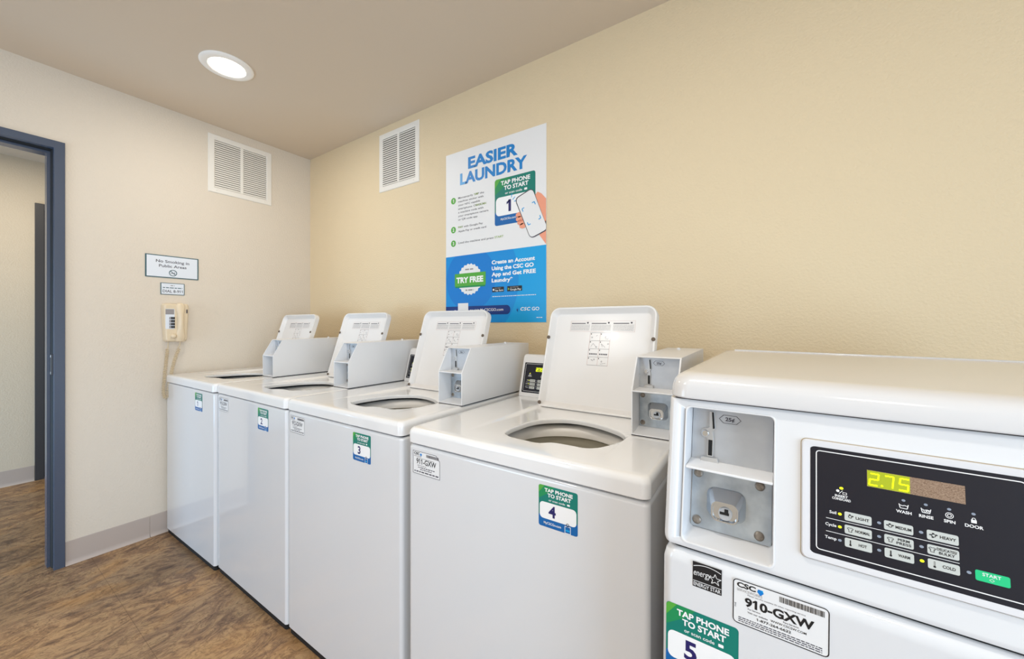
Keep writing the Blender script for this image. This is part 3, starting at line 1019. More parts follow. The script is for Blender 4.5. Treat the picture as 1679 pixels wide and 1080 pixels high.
# ------------------------------------------------------------------ coin mechanism face (shared by all machines)
def coin_face(parent, x0, z_up0, z_up1, z_lo0, z_lo1, yu, yl, w, slope=None, drop=0.0):
    """upper coin-drop plate and lower lock plate; x0 left edge of the recess, w its width; yu, yl the depths of the plates"""

    def shear(bm):
        if slope:
            for v in bm.verts:
                v.co.y += slope(v.co.z)
    bm = bmesh.new()
    rbox(bm, x0, x0 + w, yu, yu + 0.002, z_up0, z_up1)
    shear(bm)
    up = obj('coin_plate', bm, M_ZINC, parent, smooth=0)
    # coin chute: cream surround, black slots, return button and lip
    sx = x0 + 0.0285
    zt = z_up1 - 0.0045 - drop
    bm = bmesh.new()
    left = [(sx - 0.0045, zt), (sx - 0.0040, zt - 0.024)]
    button = [(sx - 0.0095 + 0.0072 * math.cos(q), zt - 0.0335 + 0.0072 * math.sin(q)) for q in [math.radians(d) for d in range(80, 291, 21)]]
    rest = [(sx - 0.0058, zt - 0.045), (sx - 0.0066, zt - 0.068), (sx + 0.0018, zt - 0.068), (sx + 0.0022, zt - 0.040), (sx + 0.0005, zt - 0.030), (sx + 0.0042, zt - 0.026), (sx + 0.0020, zt)]
    outl = left + button + rest
    loft(bm, [[(p, yu, q) for p, q in outl], [(p, yu - 0.0025, q) for p, q in outl], [(p + (sx - 0.003 - p) * 0.06, yu - 0.0034, q) for p, q in outl]], cap1=True)
    shear(bm)
    obj('coin_chute', bm, M_CHUTE, up, smooth=0)
    bm = bmesh.new()
    for q in ([(sx - 0.0012, zt - 0.001), (sx + 0.0014, zt - 0.001), (sx + 0.0034, zt - 0.025), (sx + 0.0008, zt - 0.026)], [(sx - 0.0048, zt - 0.043), (sx + 0.0006, zt - 0.043), (sx + 0.0006, zt - 0.066), (sx - 0.0048, zt - 0.066)]):
        loft(bm, [[(p, yu - 0.0020, r) for p, r in q], [(p, yu - 0.0039, r) for p, r in q]], cap1=True)
    shear(bm)
    obj('slot_opening', bm, M_BLACK, up, smooth=0)
    bm = bmesh.new()
    loft(bm, [[(p, y, q) for p, q in circ(sx - 0.0095, zt - 0.0335, r, 20)] for y, r in ((yu - 0.003, 0.0054), (yu - 0.0060, 0.0052), (yu - 0.0070, 0.0040))], cap1=True)
    shear(bm)
    obj('return_button', bm, M_STEEL, up)
    bm = bmesh.new()
    lip = rr(sx - 0.0150, zt - 0.0755, sx + 0.0095, zt - 0.0680, 0.0034, 3)
    loft(bm, [[(p, yu, q) for p, q in lip], [(p, yu - 0.006, q - 0.001) for p, q in lip], [(p, yu - 0.007, q - 0.003) for p, q in lip]], cap1=True)
    shear(bm)
    obj('return_lip', bm, M_CHUTE, up)
    s = Sheet()
    cx, cz = x0 + w * 0.485, z_up1 - 0.0140 - drop
    hexo = [(cx - 0.015, cz), (cx - 0.009, cz - 0.0062), (cx + 0.009, cz - 0.0062), (cx + 0.015, cz), (cx + 0.009, cz + 0.0062), (cx - 0.009, cz + 0.0062)]
    hexi = [(cx + (p - cx) * 0.94, cz + (q - cz) * 0.9) for p, q in hexo]
    s.band(hexo, hexi, M_INKSOFT, 1)
    s.text('25¢', cx, cz - 0.0026, 0.0052, M_INKSOFT, 1, 'c', 0.03, 0.0125)
    k = (slope(1.0) - slope(0.0)) if slope else 0.0
    v = Vector((0, k, 1.0))
    s.p = [([(p, q * v.length) for p, q in pts], f, m, l) for pts, f, m, l in s.p]
    s.build('price_mark', up, (0, yu - 0.0004 + (slope(0.0) if slope else 0.0), 0), (1, 0, 0), v)
    # lower lock plate
    bm = bmesh.new()
    rbox(bm, x0 + 0.001, x0 + w - 0.001, yl, yl + 0.002, z_lo0, z_lo1)
    shear(bm)
    lo = obj('lock_plate', bm, M_ZINC2, parent, smooth=0)
    zc = (z_lo0 + z_lo1) / 2
    for p0, q0 in ((x0 + 0.0095, z_lo1 - 0.0055), (x0 + w - 0.0155, z_lo1 - 0.0065), (x0 + 0.0095, z_lo0 + 0.0105), (x0 + w - 0.0155, z_lo0 + 0.0105)):
        bm = bmesh.new()
        loft(bm, [[(p, y, q) for p, q in circ(p0, q0, r, 18)] for y, r in ((yl, 0.0064), (yl - 0.0015, 0.0064), (yl - 0.003, 0.0046))], cap1=True)
        shear(bm)
        obj('screw', bm, M_SCREW, lo)
    bx, bz = x0 + 0.0485, zc - drop * 0.2
    bm = bmesh.new()
    loft(bm, [[(p, yl - d, q - dz) for p, q in rr(bx - hw, bz - hh, bx + hw, bz + hh, r, 6)] for d, hw, hh, r, dz in
              ((0.0, 0.0260, 0.0225, 0.012, 0), (0.003, 0.0250, 0.0215, 0.012, 0), (0.015, 0.0195, 0.0155, 0.010, 0.004), (0.018, 0.0175, 0.0138, 0.009, 0.005), (0.018, 0.0158, 0.0120, 0.008, 0.005), (0.013, 0.0150, 0.0113, 0.0075, 0.005))], cap1=True)
    shear(bm)
    obj('lock_housing', bm, M_STEEL, lo, smooth=40)
    bm = bmesh.new()
    bz2 = bz - 0.007
    loft(bm, [[(p, y, q) for p, q in circ(bx + 0.001, bz2, r, 20)] for y, r in ((yl - 0.0125, 0.0092), (yl - 0.0170, 0.0088))], cap1=True)
    shear(bm)
    obj('lock_cylinder', bm, M_ZINC, lo)
    bm = bmesh.new()
    rbox(bm, bx - 0.006, bx + 0.006, yl - 0.0178, yl - 0.0165, bz2 - 0.001, bz2 + 0.0025)
    rbox(bm, bx, bx + 0.005, yl - 0.0178, yl - 0.0165, bz2 + 0.002, bz2 + 0.0072)
    shear(bm)
    obj('keyhole', bm, M_BLACK, lo, smooth=0)


# ------------------------------------------------------------------ control panel overlay (shared)
def seg_digits(s, txt, x, y, h, m, layer):
    segs = {'2': 'abged', '7': 'abc', '5': 'afgcd'}
    w = h * 0.56
    t = h * 0.11
    for ch in txt:
        if ch == '.':
            s.disc(x - h * 0.12, y + t * 0.6, t * 0.75, m, layer, n=10)
            continue
        sh = 0.10
        P = {'a': ((0, 1), (1, 1)), 'b': ((1, 1), (1, .5)), 'c': ((1, .5), (1, 0)), 'd': ((0, 0), (1, 0)), 'e': ((0, .5), (0, 0)), 'f': ((0, 1), (0, .5)), 'g': ((0, .5), (1, .5))}
        for k in segs[ch]:
            (a, b), (c, d) = P[k]
            s.line((x + a * w + b * h * sh, y + b * h), (x + c * w + d * h * sh, y + d * h), t, m, layer)
        x += w * 1.75


def icon_basin(s, x, y, k, m, layer, hand=False):
    s.path([(x - k, y + k * 0.6), (x - k * 0.75, y - k * 0.6), (x + k * 0.75, y - k * 0.6), (x + k, y + k * 0.6)], k * 0.2, m, layer)
    s.path([(x - k * 0.8, y + k * 0.3), (x - k * 0.3, y + k * 0.1), (x + k * 0.2, y + k * 0.3), (x + k * 0.8, y + k * 0.15)], k * 0.2, m, layer)
    if hand:
        s.ring(x - k * 0.2, y - k * 0.1, k * 0.2, k * 0.36, m, layer, 10)
        s.ring(x + k * 0.35, y - k * 0.1, k * 0.15, k * 0.3, m, layer, 10)


def icon_shirt(s, x, y, k, m, layer):
    pts = [(-.9, .5), (-.4, .8), (-.15, .65), (.15, .65), (.4, .8), (.9, .5), (.7, .05), (.45, .2), (.45, -.8), (-.45, -.8), (-.45, .2), (-.7, .05), (-.9, .5)]
    s.path([(x + a * k, y + b * k) for a, b in pts], k * 0.17, m, layer)


def icon_therm(s, x, y, k, m, layer, full=True):
    s.disc(x, y - k * 0.7, k * 0.34, m, layer, n=12)
    if full:
        s.rect(x - k * 0.17, y - k * 0.7, x + k * 0.17, y + k, m, layer)
    else:
        s.frame(x - k * 0.17, y - k * 0.6, x + k * 0.17, y + k, k * 0.08, m, layer)


def icon_cloth(s, x, y, k, m, layer, v=0):
    s.ring(x, y, k * 0.35, k * 0.55, m, layer, 10)
    for a in (0.5, 1.7, 3.0, 4.4)[: 2 + v]:
        s.disc(x + k * 0.75 * math.cos(a), y + k * 0.6 * math.sin(a), k * 0.3, m, layer, k * 0.2, 10)


def control_panel(parent, o, v, kz=1.0, lit=True, sub='display'):
    """black membrane overlay; o is its lower left corner, v its up direction. Overlay is 0.181 x 0.1306"""
    W_, H_ = 0.181, 0.1306 * kz
    s = Sheet()
    s.rect(0, 0, W_, H_, M_PANEL, 0, r=0.003)
    s.frame(0.0055, 0.006 * kz, W_ - 0.0055, H_ - 0.005 * kz, 0.0011, M_PAPER, 1, r=0.004)
    X = lambda x: x - 0.1722
    Z = lambda z: (z - 0.9052) * kz
    for x, ic, tx in ((0.2568, 0, 'WASH'), (0.2746, 1, 'RINSE'), (0.2924, 2, 'SPIN'), (0.3101, 3, 'DOOR')):
        s.disc(X(x), Z(0.9891), 0.0016, M_LEDOFF, 1, 0.0013, 12)
        if ic < 2:
            icon_basin(s, X(x), Z(0.9826), 0.0038, M_PAPER, 1, ic == 1)
        elif ic == 2:
            s.ring(X(x), Z(0.9826), 0.0012, 0.0018, M_PAPER, 1, 12)
            s.ring(X(x), Z(0.9826), 0.0026, 0.0032, M_PAPER, 1, 14)
        else:
            s.rect(X(x) - 0.002, Z(0.9798), X(x) + 0.002, Z(0.9832), M_PAPER, 1)
            s.ring(X(x), Z(0.9838), 0.0009, 0.0015, M_PAPER, 1, 12)
        s.text(tx, X(x), Z(0.9748), 0.0030, M_PAPER, 1, 'c', 0.03)
    # insert coins
    s.path([(X(0.2003), Z(0.9825)), (X(0.2035), Z(0.9865))], 0.0006, M_PAPER, 1)
    s.disc(X(0.1990), Z(0.9855), 0.0016, M_PAPER, 1, n=12)
    s.frame(X(0.2035), Z(0.9822), X(0.2075), Z(0.9848), 0.0005, M_PAPER, 1)
    s.text('INSERT', X(0.2023), Z(0.9783), 0.0026, M_PAPER, 1, 'c', 0.03)
    s.text('COINS/CARD', X(0.2023), Z(0.9748), 0.0026, M_PAPER, 1, 'c', 0.03, 0.0175)
    for tx, z in (('Soil', 0.9572), ('Cycle', 0.9422), ('Temp', 0.9268)):
        s.text(tx, X(0.1975), Z(z), 0.0032, M_PAPER, 1, 'r', 0.02)
    for z in (0.9508, 0.9354):
        s.rect(X(0.1876), Z(z) - 0.0003, X(0.2984), Z(z) + 0.0003, M_PAPER, 1)
    for ax, az in ((0.2008, 0.9585), (0.2007, 0.9435), (0.2006, 0.9280), (0.2359, 0.9585), (0.2357, 0.9433), (0.2355, 0.9281), (0.2702, 0.9585), (0.2702, 0.9433), (0.2702, 0.9284), (0.3049, 0.9288)):
        on = lit and (round(ax, 3), round(az, 3)) in ((0.201, 0.958), (0.201, 0.959), (0.201, 0.944), (0.201, 0.943), (0.27, 0.928))
        s.disc(X(ax), Z(az), 0.0018, M_LED if on else M_LEDOFF, 1, 0.0015, 12)
    s.disc(X(0.2024), Z(0.9892), 0.0019, M_LED if lit else M_LEDOFF, 1, 0.0015, 12)
    ov = s.build('overlay', parent, o, (1, 0, 0), v, step=0.00012)
    # display window
    d = Sheet()
    d.rect(X(0.2259), Z(0.9975), X(0.3048), Z(1.0166), M_DISP, 2)
    if lit:
        d.rect(X(0.2262), Z(0.9978), X(0.2625), Z(1.0163), M_GLOW, 3)
        seg_digits(d, '2.75', X(0.2278), Z(1.0000), 0.0130 * kz, M_DIGIT, 4)
    d.build('display', parent, o, (1, 0, 0), v, step=0.00012)
    cols = ((0.2051, 0.2294), (0.2400, 0.2640), (0.2746, 0.2984))
    rows = ((0.9529, 0.9631), (0.9378, 0.9479), (0.9228, 0.9330))
    names = (('LIGHT', 'MEDIUM', 'HEAVY'), ('NORMAL', 'PERM|PRESS', 'DELICATES/|BULKY'), ('HOT', 'WARM', 'COLD'))
    for r_ in range(3):
        for c_ in range(3):
            b = Sheet()
            x0, x1 = X(cols[c_][0]), X(cols[c_][1])
            z0, z1 = Z(rows[r_][0]), Z(rows[r_][1])
            b.rect(x0, z0, x1, z1, M_BTN, 2, r=0.0016)
            zc = (z0 + z1) / 2
            ix = x0 + 0.0052
            if r_ == 0:
                icon_cloth(b, ix, zc, 0.0034, M_INK, 3, c_)
            elif r_ == 1:
                icon_shirt(b, ix if c_ < 2 else x0 + 0.0038, zc, 0.0030, M_INK, 3)
            else:
                icon_therm(b, ix, zc, 0.0032, M_INK, 3, c_ < 2)
            ls = names[r_][c_].split('|')
            tx0 = x0 + (0.0095 if names[r_][c_][0] != 'D' else 0.0072)
            for k, ln in enumerate(ls):
                hgt = 0.0029 if len(ls) == 1 else 0.0026
                yy = zc - hgt / 2 if len(ls) == 1 else zc + 0.0008 - k * 0.0038
                wd_ = min(x1 - tx0 - 0.0016, len(ln) * 0.0024)
                b.text(ln, (tx0 + x1 - 0.0014) / 2, yy, hgt, M_INK, 3, 'c', 0.025, wd_)
            b.build('button', parent, o, (1, 0, 0), v, step=0.00012, label='grey ' + names[r_][c_].replace('|', ' ').lower() + ' button' if kz == 1.0 else None)
    b = Sheet()
    b.rect(X(0.3092), Z(0.9233), X(0.3328), Z(0.9337), M_BTNG, 2, r=0.0016)
    b.text('START', X(0.3205), Z(0.9290), 0.0030, M_PAPER, 3, 'c', 0.015)
    b.path([(X(0.3188), Z(0.9264)), (X(0.3205), Z(0.9278)), (X(0.3222), Z(0.9264)), (X(0.3205), Z(0.9250)), (X(0.3188), Z(0.9264))], 0.0003, M_PAPER, 3)
    b.build('start_button', parent, o, (1, 0, 0), v, step=0.00012, label='green start button')


# ------------------------------------------------------------------ stickers on the fronts
def service_label(number, w, h, big=False, cut=False):
    s = Sheet()
    if cut:
        out = [(0, 0), (w, 0), (w, h * 0.76), (w * 0.86, h), (0, h)]
        s.poly(out, M_PAPER, 1)
        inn = [(w * 0.02, h * 0.03), (w * 0.98, h * 0.03), (w * 0.98, h * 0.75), (w * 0.85, h * 0.97), (w * 0.02, h * 0.97)]
        out2 = [(w * 0.005, h * 0.01), (w * 0.995, h * 0.01), (w * 0.995, h * 0.76), (w * 0.86, h * 0.99), (w * 0.005, h * 0.99)]
        s.band(out2, inn, M_INKSOFT, 2)
    else:
        s.rect(0, 0, w, h, M_PAPER, 1, r=h * 0.09)
        s.frame(w * 0.004, h * 0.006, w * 0.996, h * 0.994, w * 0.012, M_INK, 2, r=h * 0.09)
    ink = M_INK if big or cut else M_INKSOFT
    s.text('CSC', w * 0.05, h * 0.83, h * 0.10, ink, 3, 'l', 0.04, w * 0.21)
    s.text('SERVICEWORKS', w * 0.05, h * 0.74, h * 0.055, M_INKGREY, 3, 'l', 0.0, w * 0.28)
    s.poly([(w * 0.285, h * 0.91), (w * 0.335, h * 0.91), (w * 0.345, h * 0.85), (w * 0.31, h * 0.78), (w * 0.275, h * 0.85)], M_BLUE, 3)
    s.poly([(w * 0.31, h * 0.91), (w * 0.335, h * 0.91), (w * 0.345, h * 0.85)], M_BLUE3, 4)
    rnd = random.Random(11)
    x = w * 0.51
    while x < w * 0.95:
        bw = w * rnd.choice((0.004, 0.006, 0.009))
        s.rect(x, h * 0.80, x + bw, h * 0.92, M_INK if big else M_INKSOFT, 3)
        x += bw + w * rnd.choice((0.004, 0.007))
    if big:
        s.text('Please use this machine ID when reporting service', w * 0.17, h * 0.690, h * 0.030, M_INKSOFT, 3, 'l', 0.0, w * 0.60)
        s.text(number, w * 0.14, h * 0.455, h * 0.175, M_INK, 3, 'l', 0.035, w * 0.715)
        s.text('For Service:', w * 0.175, h * 0.385, h * 0.034, M_INKSOFT, 3, 'l', 0.01)
        s.text('Para Servicio:', w * 0.55, h * 0.385, h * 0.034, M_INKSOFT, 3, 'l', 0.01)
        s.text('Visit our website', w * 0.17, h * 0.310, h * 0.036, M_INKSOFT, 3, 'l', 0.012, w * 0.22)
        s.text('WWW.CSCSW.COM', w * 0.42, h * 0.310, h * 0.044, M_INK, 3, 'l', 0.012, w * 0.36)
        s.text('1-877-264-6622', w * 0.27, h * 0.215, h * 0.052, M_INK, 3, 'l', 0.02, w * 0.36)
        for k in range(3):
            s.greek(w * 0.07, w * 0.93, h * (0.145 - k * 0.042), h * 0.020, M_INKSOFT, 3, k + 2)
        s.text('FWR', w * 0.045, h * 0.36, h * 0.032, M_INKSOFT, 3, 'l', 0.0, None, 0, PI / 2)
    else:
        s.text(number, w * 0.14, h * 0.46, h * 0.21, ink, 3, 'l', 0.018, w * 0.72)
        s.greek(w * 0.16, w * 0.80, h * 0.69, h * 0.02, M_INKGREY, 3, 2)
        s.greek(w * 0.18, w * 0.50, h * 0.37, h * 0.03, M_INKGREY, 3, 3)
        s.greek(w * 0.20, w * 0.82, h * 0.29, h * 0.035, M_INKSOFT, 3, 4)
        s.greek(w * 0.28, w * 0.70, h * 0.21, h * 0.035, M_INKSOFT, 3, 5)
        s.greek(w * 0.06, w * 0.94, h * 0.10, h * 0.05, M_INKSOFT, 3, 6)
    return s


# ------------------------------------------------------------------ top-loading washer
OPEN = [(0.2578, 0.1046), (0.2792, 0.0877), (0.2964, 0.0800), (0.338, 0.0765), (0.372, 0.0755), (0.3875, 0.0850), (0.4021, 0.0975), (0.4193, 0.1018), (0.457, 0.1032), (0.4870, 0.1045), (0.5092, 0.1239), (0.5204, 0.148), (0.5287, 0.1729), (0.5356, 0.206), (0.5370, 0.2350),
        (0.534, 0.2606), (0.5213, 0.2866), (0.5037, 0.3076), (0.4727, 0.3292), (0.4356, 0.3480), (0.390, 0.3610), (0.354, 0.3638), (0.3228, 0.3584), (0.3025, 0.3490), (0.2854, 0.3355), (0.2644, 0.3132), (0.2491, 0.281), (0.2429, 0.2469), (0.2425, 0.2096), (0.2450, 0.1539)]
WW, WD = 0.656, 0.705


def deck_h(x, y):
    d = 0.008 * sstep(0.06, 0.36, y) * sstep(0.156, 0.170, x) * (1 - sstep(0.49, 0.51, y)) * (1 - sstep(0.538, 0.5445, x))
    return 0.905 - d


def washer(pose, label, number, idn, cut=False, lid_lit=True):
    x, y, rz = pose
    t = thing('washing_machine', label, 'washing machine', (x, y, 0), (0, 0, math.radians(rz)), group='top loading washers in a row')
    # cabinet, open at the top under the lid
    bm = bmesh.new()
    loops = []
    for z, i in ((0.026, 0.006), (0.026, 0.0), (0.849, 0.0), (0.855, 0.002), (0.858, 0.006), (0.858, 0.012)):
        loops.append([(a, b, z) for a, b in rr(i, 0.004 + i, WW - i, WD - i, 0.012, 5)])
    loft(bm, loops, True, False)
    obj('cabinet', bm, M_ENAMEL, t, smooth=40)
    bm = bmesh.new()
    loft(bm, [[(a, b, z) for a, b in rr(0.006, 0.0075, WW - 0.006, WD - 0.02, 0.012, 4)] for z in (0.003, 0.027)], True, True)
    obj('underside_shade', bm, M_BLACK, t)  # black block painting the shade under the cabinet
    bm = bmesh.new()
    loft(bm, [[(a, b, z) for a, b in rr(0.008, 0.014, WW - 0.008, WD - 0.01, 0.008, 4)] for z in (0.8565, 0.8635)])
    obj('seam_gap_shade', bm, M_BLACK, t)  # black core standing for the shade in the seam gap
    for fx in (0.05, WW - 0.05):
        for fy in (0.05, WD - 0.06):
            bm = bmesh.new()
            loft(bm, [[(a, b, z) for a, b in circ(fx, fy, r, 16)] for z, r in ((0.0, 0.022), (0.010, 0.022), (0.014, 0.010), (0.028, 0.010))], True, True)
            obj('leveling_foot', bm, M_RUBBER, t)
    # top deck
    bm = bmesh.new()
    prof = [(0.8625, 0.010), (0.8625, 0.003), (0.865, 0.0005), (0.890, 0.0), (0.898, 0.002), (0.903, 0.006), (0.905, 0.012)]
    rings = loft(bm, [[(a, b, z) for a, b in rr(-0.001 + i, 0.0 + i, WW + 0.001 - i, WD - i, 0.016, 5)] for z, i in prof])
    outer = [(v.co.x, v.co.y) for v in rings[-1]]
    hole = catmull(OPEN, 4)
    pts = [Vector(p) for p in outer] + [Vector(p) for p in hole]
    no, nh = len(outer), len(hole)
    edges = [(i, (i + 1) % no) for i in range(no)] + [(no + i, no + (i + 1) % nh) for i in range(nh)]
    xs = sorted(set([0.03 * k for k in range(1, 22)] + [0.150, 0.156, 0.162, 0.166, 0.170, 0.176, 0.19, 0.5375, 0.5415, 0.5445]))
    ys = sorted(set([0.03 * k for k in range(1, 24)] + [0.045, 0.06, 0.075, 0.485, 0.49, 0.495, 0.50, 0.505, 0.51]))
    for gx in xs:
        for gy in ys:
            if gx > WW - 0.02 or gy > WD - 0.02 or gx < 0.02 or gy < 0.02:
                continue
            if inside((gx, gy), hole):
                continue
            if min((gx - hx) ** 2 + (gy - hy) ** 2 for hx, hy in hole) < 0.006 ** 2:
                continue
            pts.append(Vector((gx, gy)))
    res = geometry.delaunay_2d_cdt(pts, edges, [], 0, 1e-6)
    vco, tris = res[0], res[2]
    vm = {}
    for k, v in enumerate(rings[-1]):
        vm[(round(v.co.x, 6), round(v.co.y, 6))] = v
    vl = []
    for p in vco:
        key = (round(p.x, 6), round(p.y, 6))
        if key not in vm:
            vm[key] = bm.verts.new((p.x, p.y, deck_h(p.x, p.y)))
        vl.append(vm[key])
    for f in tris:
        cx = sum(vco[i].x for i in f) / 3
        cy = sum(vco[i].y for i in f) / 3
        if inside((cx, cy), hole) or not inside((cx, cy), outer):
            continue
        try:
            bm.faces.new([vl[i] for i in f])
        except ValueError:
            pass
    # rolled lip of the opening
    cxo = sum(p[0] for p in hole) / nh
    cyo = sum(p[1] for p in hole) / nh
    prev = [vm[(round(p[0], 6), round(p[1], 6))] for p in hole]
    for sh, dz in ((0.0015, 0.0008), (0.003, 0.004), (0.0025, 0.013), (-0.004, 0.014)):
        cur = []
        for (hx, hy) in hole:
            d = Vector((cxo - hx, cyo - hy)).normalized() * sh
            cur.append(bm.verts.new((hx + d.x, hy + d.y, deck_h(hx, hy) - dz)))
        for i in range(nh):
            j = (i + 1) % nh
            bm.faces.new((prev[i], prev[j], cur[j], cur[i]))
        prev = cur
    bmesh.ops.recalc_face_normals(bm, faces=bm.faces[:])
    obj('top_deck', bm, M_TOP, t, smooth=40)
    # tub ring and basket
    tx, ty = 0.378, 0.214
    bm = bmesh.new()
    loft(bm, [[(a, b, z) for a, b in circ(tx, ty, r, 56)] for r, z in ((0.200, 0.846), (0.202, 0.858), (0.197, 0.868), (0.186, 0.873), (0.172, 0.871), (0.161, 0.864), (0.157, 0.854), (0.157, 0.842))])
    obj('tub_ring', bm, M_TUB, t, smooth=60)
    bm = bmesh.new()
    prof = [(0.157, 0.842), (0.166, 0.838), (0.168, 0.815), (0.172, 0.810), (0.172, 0.796), (0.168, 0.791), (0.170, 0.70), (0.170, 0.56), (0.150, 0.53), (0.03, 0.525)]
    loft(bm, [[(a, b, z) for a, b in circ(tx, ty, r, 56)] for r, z in prof], cap1=True)
    obj('basket', bm, M_BASKET, t, smooth=40)
    # open lid leaning back: plane coordinates a (right), b (up the lid), d (towards the room)
    ob_, lean = Vector((0, 0.462, 0.900)), 0.31
    v = Vector((0, math.sin(lean), math.cos(lean)))
    n = Vector((0, -math.cos(lean), math.sin(lean)))
    LX0, LX1, LH = 0.150, 0.5415, 0.374

    def L(a, b, d):
        return ob_ + Vector((a, 0, 0)) + v * b + n * d
    bm = bmesh.new()
    R4 = (0.014, 0.014, 0.036, 0.036)
    loops = []
    for i, d in ((0.004, -0.030), (0.0, -0.027), (0.0, -0.003), (0.0022, 0.0), (0.0060, 0.0), (0.0080, -0.0015), (0.0205, -0.0185), (0.0250, -0.0205)):
        rad = tuple(max(q - i, 0.004) for q in R4)
        loops.append([L(a, b, d) for a, b in rr(LX0 + i, i, LX1 - i, LH - i, rad, 6)])
    loft(bm, loops, True, True)
    lid = obj('lid', bm, M_LID, t, smooth=40)
    for a, b in ((0.1565, 0.256), (0.5350, 0.256), (0.1585, 0.014)):
        bm = bmesh.new()
        loft(bm, [[L(p, q, d) for p, q in circ(a, b, r, 16)] for d, r in ((-0.001, 0.0066), (0.0018, 0.0064), (0.0030, 0.0045))], cap1=True)
        obj('bumper', bm, M_BUMPER, lid)
    for a in (0.20, 0.485):
        bm = bmesh.new()
        tube(bm, [L(a - 0.015, 0.002, -0.014), L(a + 0.015, 0.002, -0.014)], 0.006, 10)
        obj('hinge', bm, M_BUMPER, lid)
    # printed instructions on the inside of the lid
    s = Sheet()
    zz = lambda z: (z - 0.900) / math.cos(lean)
    s.frame(0.231, zz(1.172), 0.468, zz(1.210), 0.0006, M_INKPINK, 1)
    for c_, x0 in enumerate((0.234, 0.312, 0.392)):
        s.rect(x0, zz(1.1995), x0 + 0.055, zz(1.2025), M_INKSOFT, 1)
        s.rect(x0 + 0.060, zz(1.2005), x0 + 0.066, zz(1.206), M_INKSOFT, 1)
        for k in range(6):
            s.greek(x0, x0 + 0.072, zz(1.1945 - k * 0.0036), 0.0013, M_INKGREY, 1, c_ * 7 + k)
    xs_ = (0.312, 0.349, 0.386)
    zs_ = (1.168, 1.140, 1.112, 1.084, 1.056)
    for xx in xs_:
        s.rect(xx - 0.0004, zz(1.056), xx + 0.0004, zz(1.168), M_INKPINK, 1)
    for z_ in zs_:
        s.rect(0.312, zz(z_) - 0.0004, 0.386, zz(z_) + 0.0004, M_INKSOFT, 1)
    rnd = random.Random(5)
    for r_ in range(4):
        for c_ in range(2):
            x0, z0 = xs_[c_], zz(zs_[r_ + 1])
            s.rect(x0 + 0.002, z0 + 0.0225, x0 + 0.005, z0 + 0.0265, M_INK, 1)
            if r_ == 2:
                for k in range(5):
                    s.rect(x0 + 0.004 + k * 0.006, z0 + 0.008, x0 + 0.008 + k * 0.006, z0 + 0.013, M_INKSOFT, 1)
            else:
                px = [(x0 + rnd.uniform(0.007, 0.032), z0 + rnd.uniform(0.004, 0.021)) for _ in range(4)]
                s.path(px[:3], 0.0008, M_INKSOFT, 1)
                s.ring(px[3][0], px[3][1], 0.0018, 0.0027, M_INKSOFT, 1, 10)
    s.build('instruction_label', lid, L(0, 0, -0.0204), (1, 0, 0), v, label='printed washing instructions inside the lid')
    # console with control panel
    cy, cz, sl = 0.567, 0.9055, 0.27
    prof = [(cy, cz), (cy + 0.0005 + 0.155 * sl, cz + 0.155), (cy + 0.006 + 0.162 * sl, cz + 0.161), (cy + 0.020 + 0.162 * sl, cz + 0.163), (cy + 0.09, cz + 0.160), (cy + 0.10, cz + 0.150), (cy + 0.10, cz)]
    bm = bmesh.new()
    loft(bm, [[(xx, a + (0.004 if e else 0), b - (0.003 if e and b > cz + 0.1 else 0)) for a, b in prof] for xx, e in ((0.003, 1), (0.007, 0), (0.538, 0), (0.541, 1))], True, True)
    con = obj('control_console', bm, M_BOX, t, smooth=30)
    vv = Vector((0, sl, 1)).normalized()
    o0 = Vector((0.016, cy, cz)) + vv * 0.0155 + Vector((0, -0.0005, 0))
    control_panel(con, o0, vv, 0.92, lid_lit)
    # coin box
    X0, X1 = 0.5445, 0.6575
    side = [(0.267, 0.9075), (0.267, 1.021), (0.315, 1.104), (0.320, 1.1065), (0.712, 1.109), (0.715, 1.106), (0.715, 0.9075)]
    bm = bmesh.new()
    th = 0.0035
    for a, b in ((X0, X0 + th), (X1 - th, X1)):
        loft(bm, [[(xx, p, q) for p, q in side] for xx in (a, b)], True, True)
    top = [(0.315, 1.1035), (0.320, 1.1065), (0.712, 1.109), (0.712, 1.105), (0.322, 1.1025)]
    loft(bm, [[(xx, p, q) for p, q in top] for xx in (X0 + th, X1 - th)], True, True)
    rbox(bm, X0 + th, X1 - th, 0.711, 0.715, 0.9075, 1.106)
    rbox(bm, X0 + th, X1 - th, 0.2665, 0.334, 1.0175, 1.0215, 0.001)
    loft(bm, [[(xx, p, q) for p, q in ((0.267, 0.9075), (0.267, 0.9100), (0.334, 0.9170), (0.334, 0.9075))] for xx in (X0 + th, X1 - th)], True, True)
    rbox(bm, X0 + th, X1 - th, 0.333, 0.336, 0.909, 1.104)
    cb = obj('coin_box', bm, M_BOX, t, smooth=25)
    bm = bmesh.new()
    rbox(bm, X0 + 0.0006, X1 - 0.0006, 0.2676, 0.7144, 0.9048, 0.9082)
    obj('base_gap_shade', bm, M_BLACK, cb, smooth=0)  # black filler painting the dark gap under the box
    coin_face(cb, X0 + th, 1.0215, 1.1025, 0.9165, 1.0060, 0.3305, 0.3300, X1 - X0 - 2 * th)
    bm = bmesh.new()
    loft(bm, [[(a, b, z) for a, b in circ((X0 + X1) / 2 - 0.005, 0.62, r, 14)] for z, r in ((1.1075, 0.006), (1.113, 0.006), (1.115, 0.004))], True, True)
    obj('lid_rivet', bm, M_BOX, cb)
    # stickers
    s = Sheet()
    tap_sticker(s, 0.420, 0.7525, 0.0925, 0.0895, number)
    s.build('tap_sticker', t, (0, 0.0038, 0), (1, 0, 0), (0, 0, 1), step=0.00012, label='green and blue tap phone sticker with number ' + number)
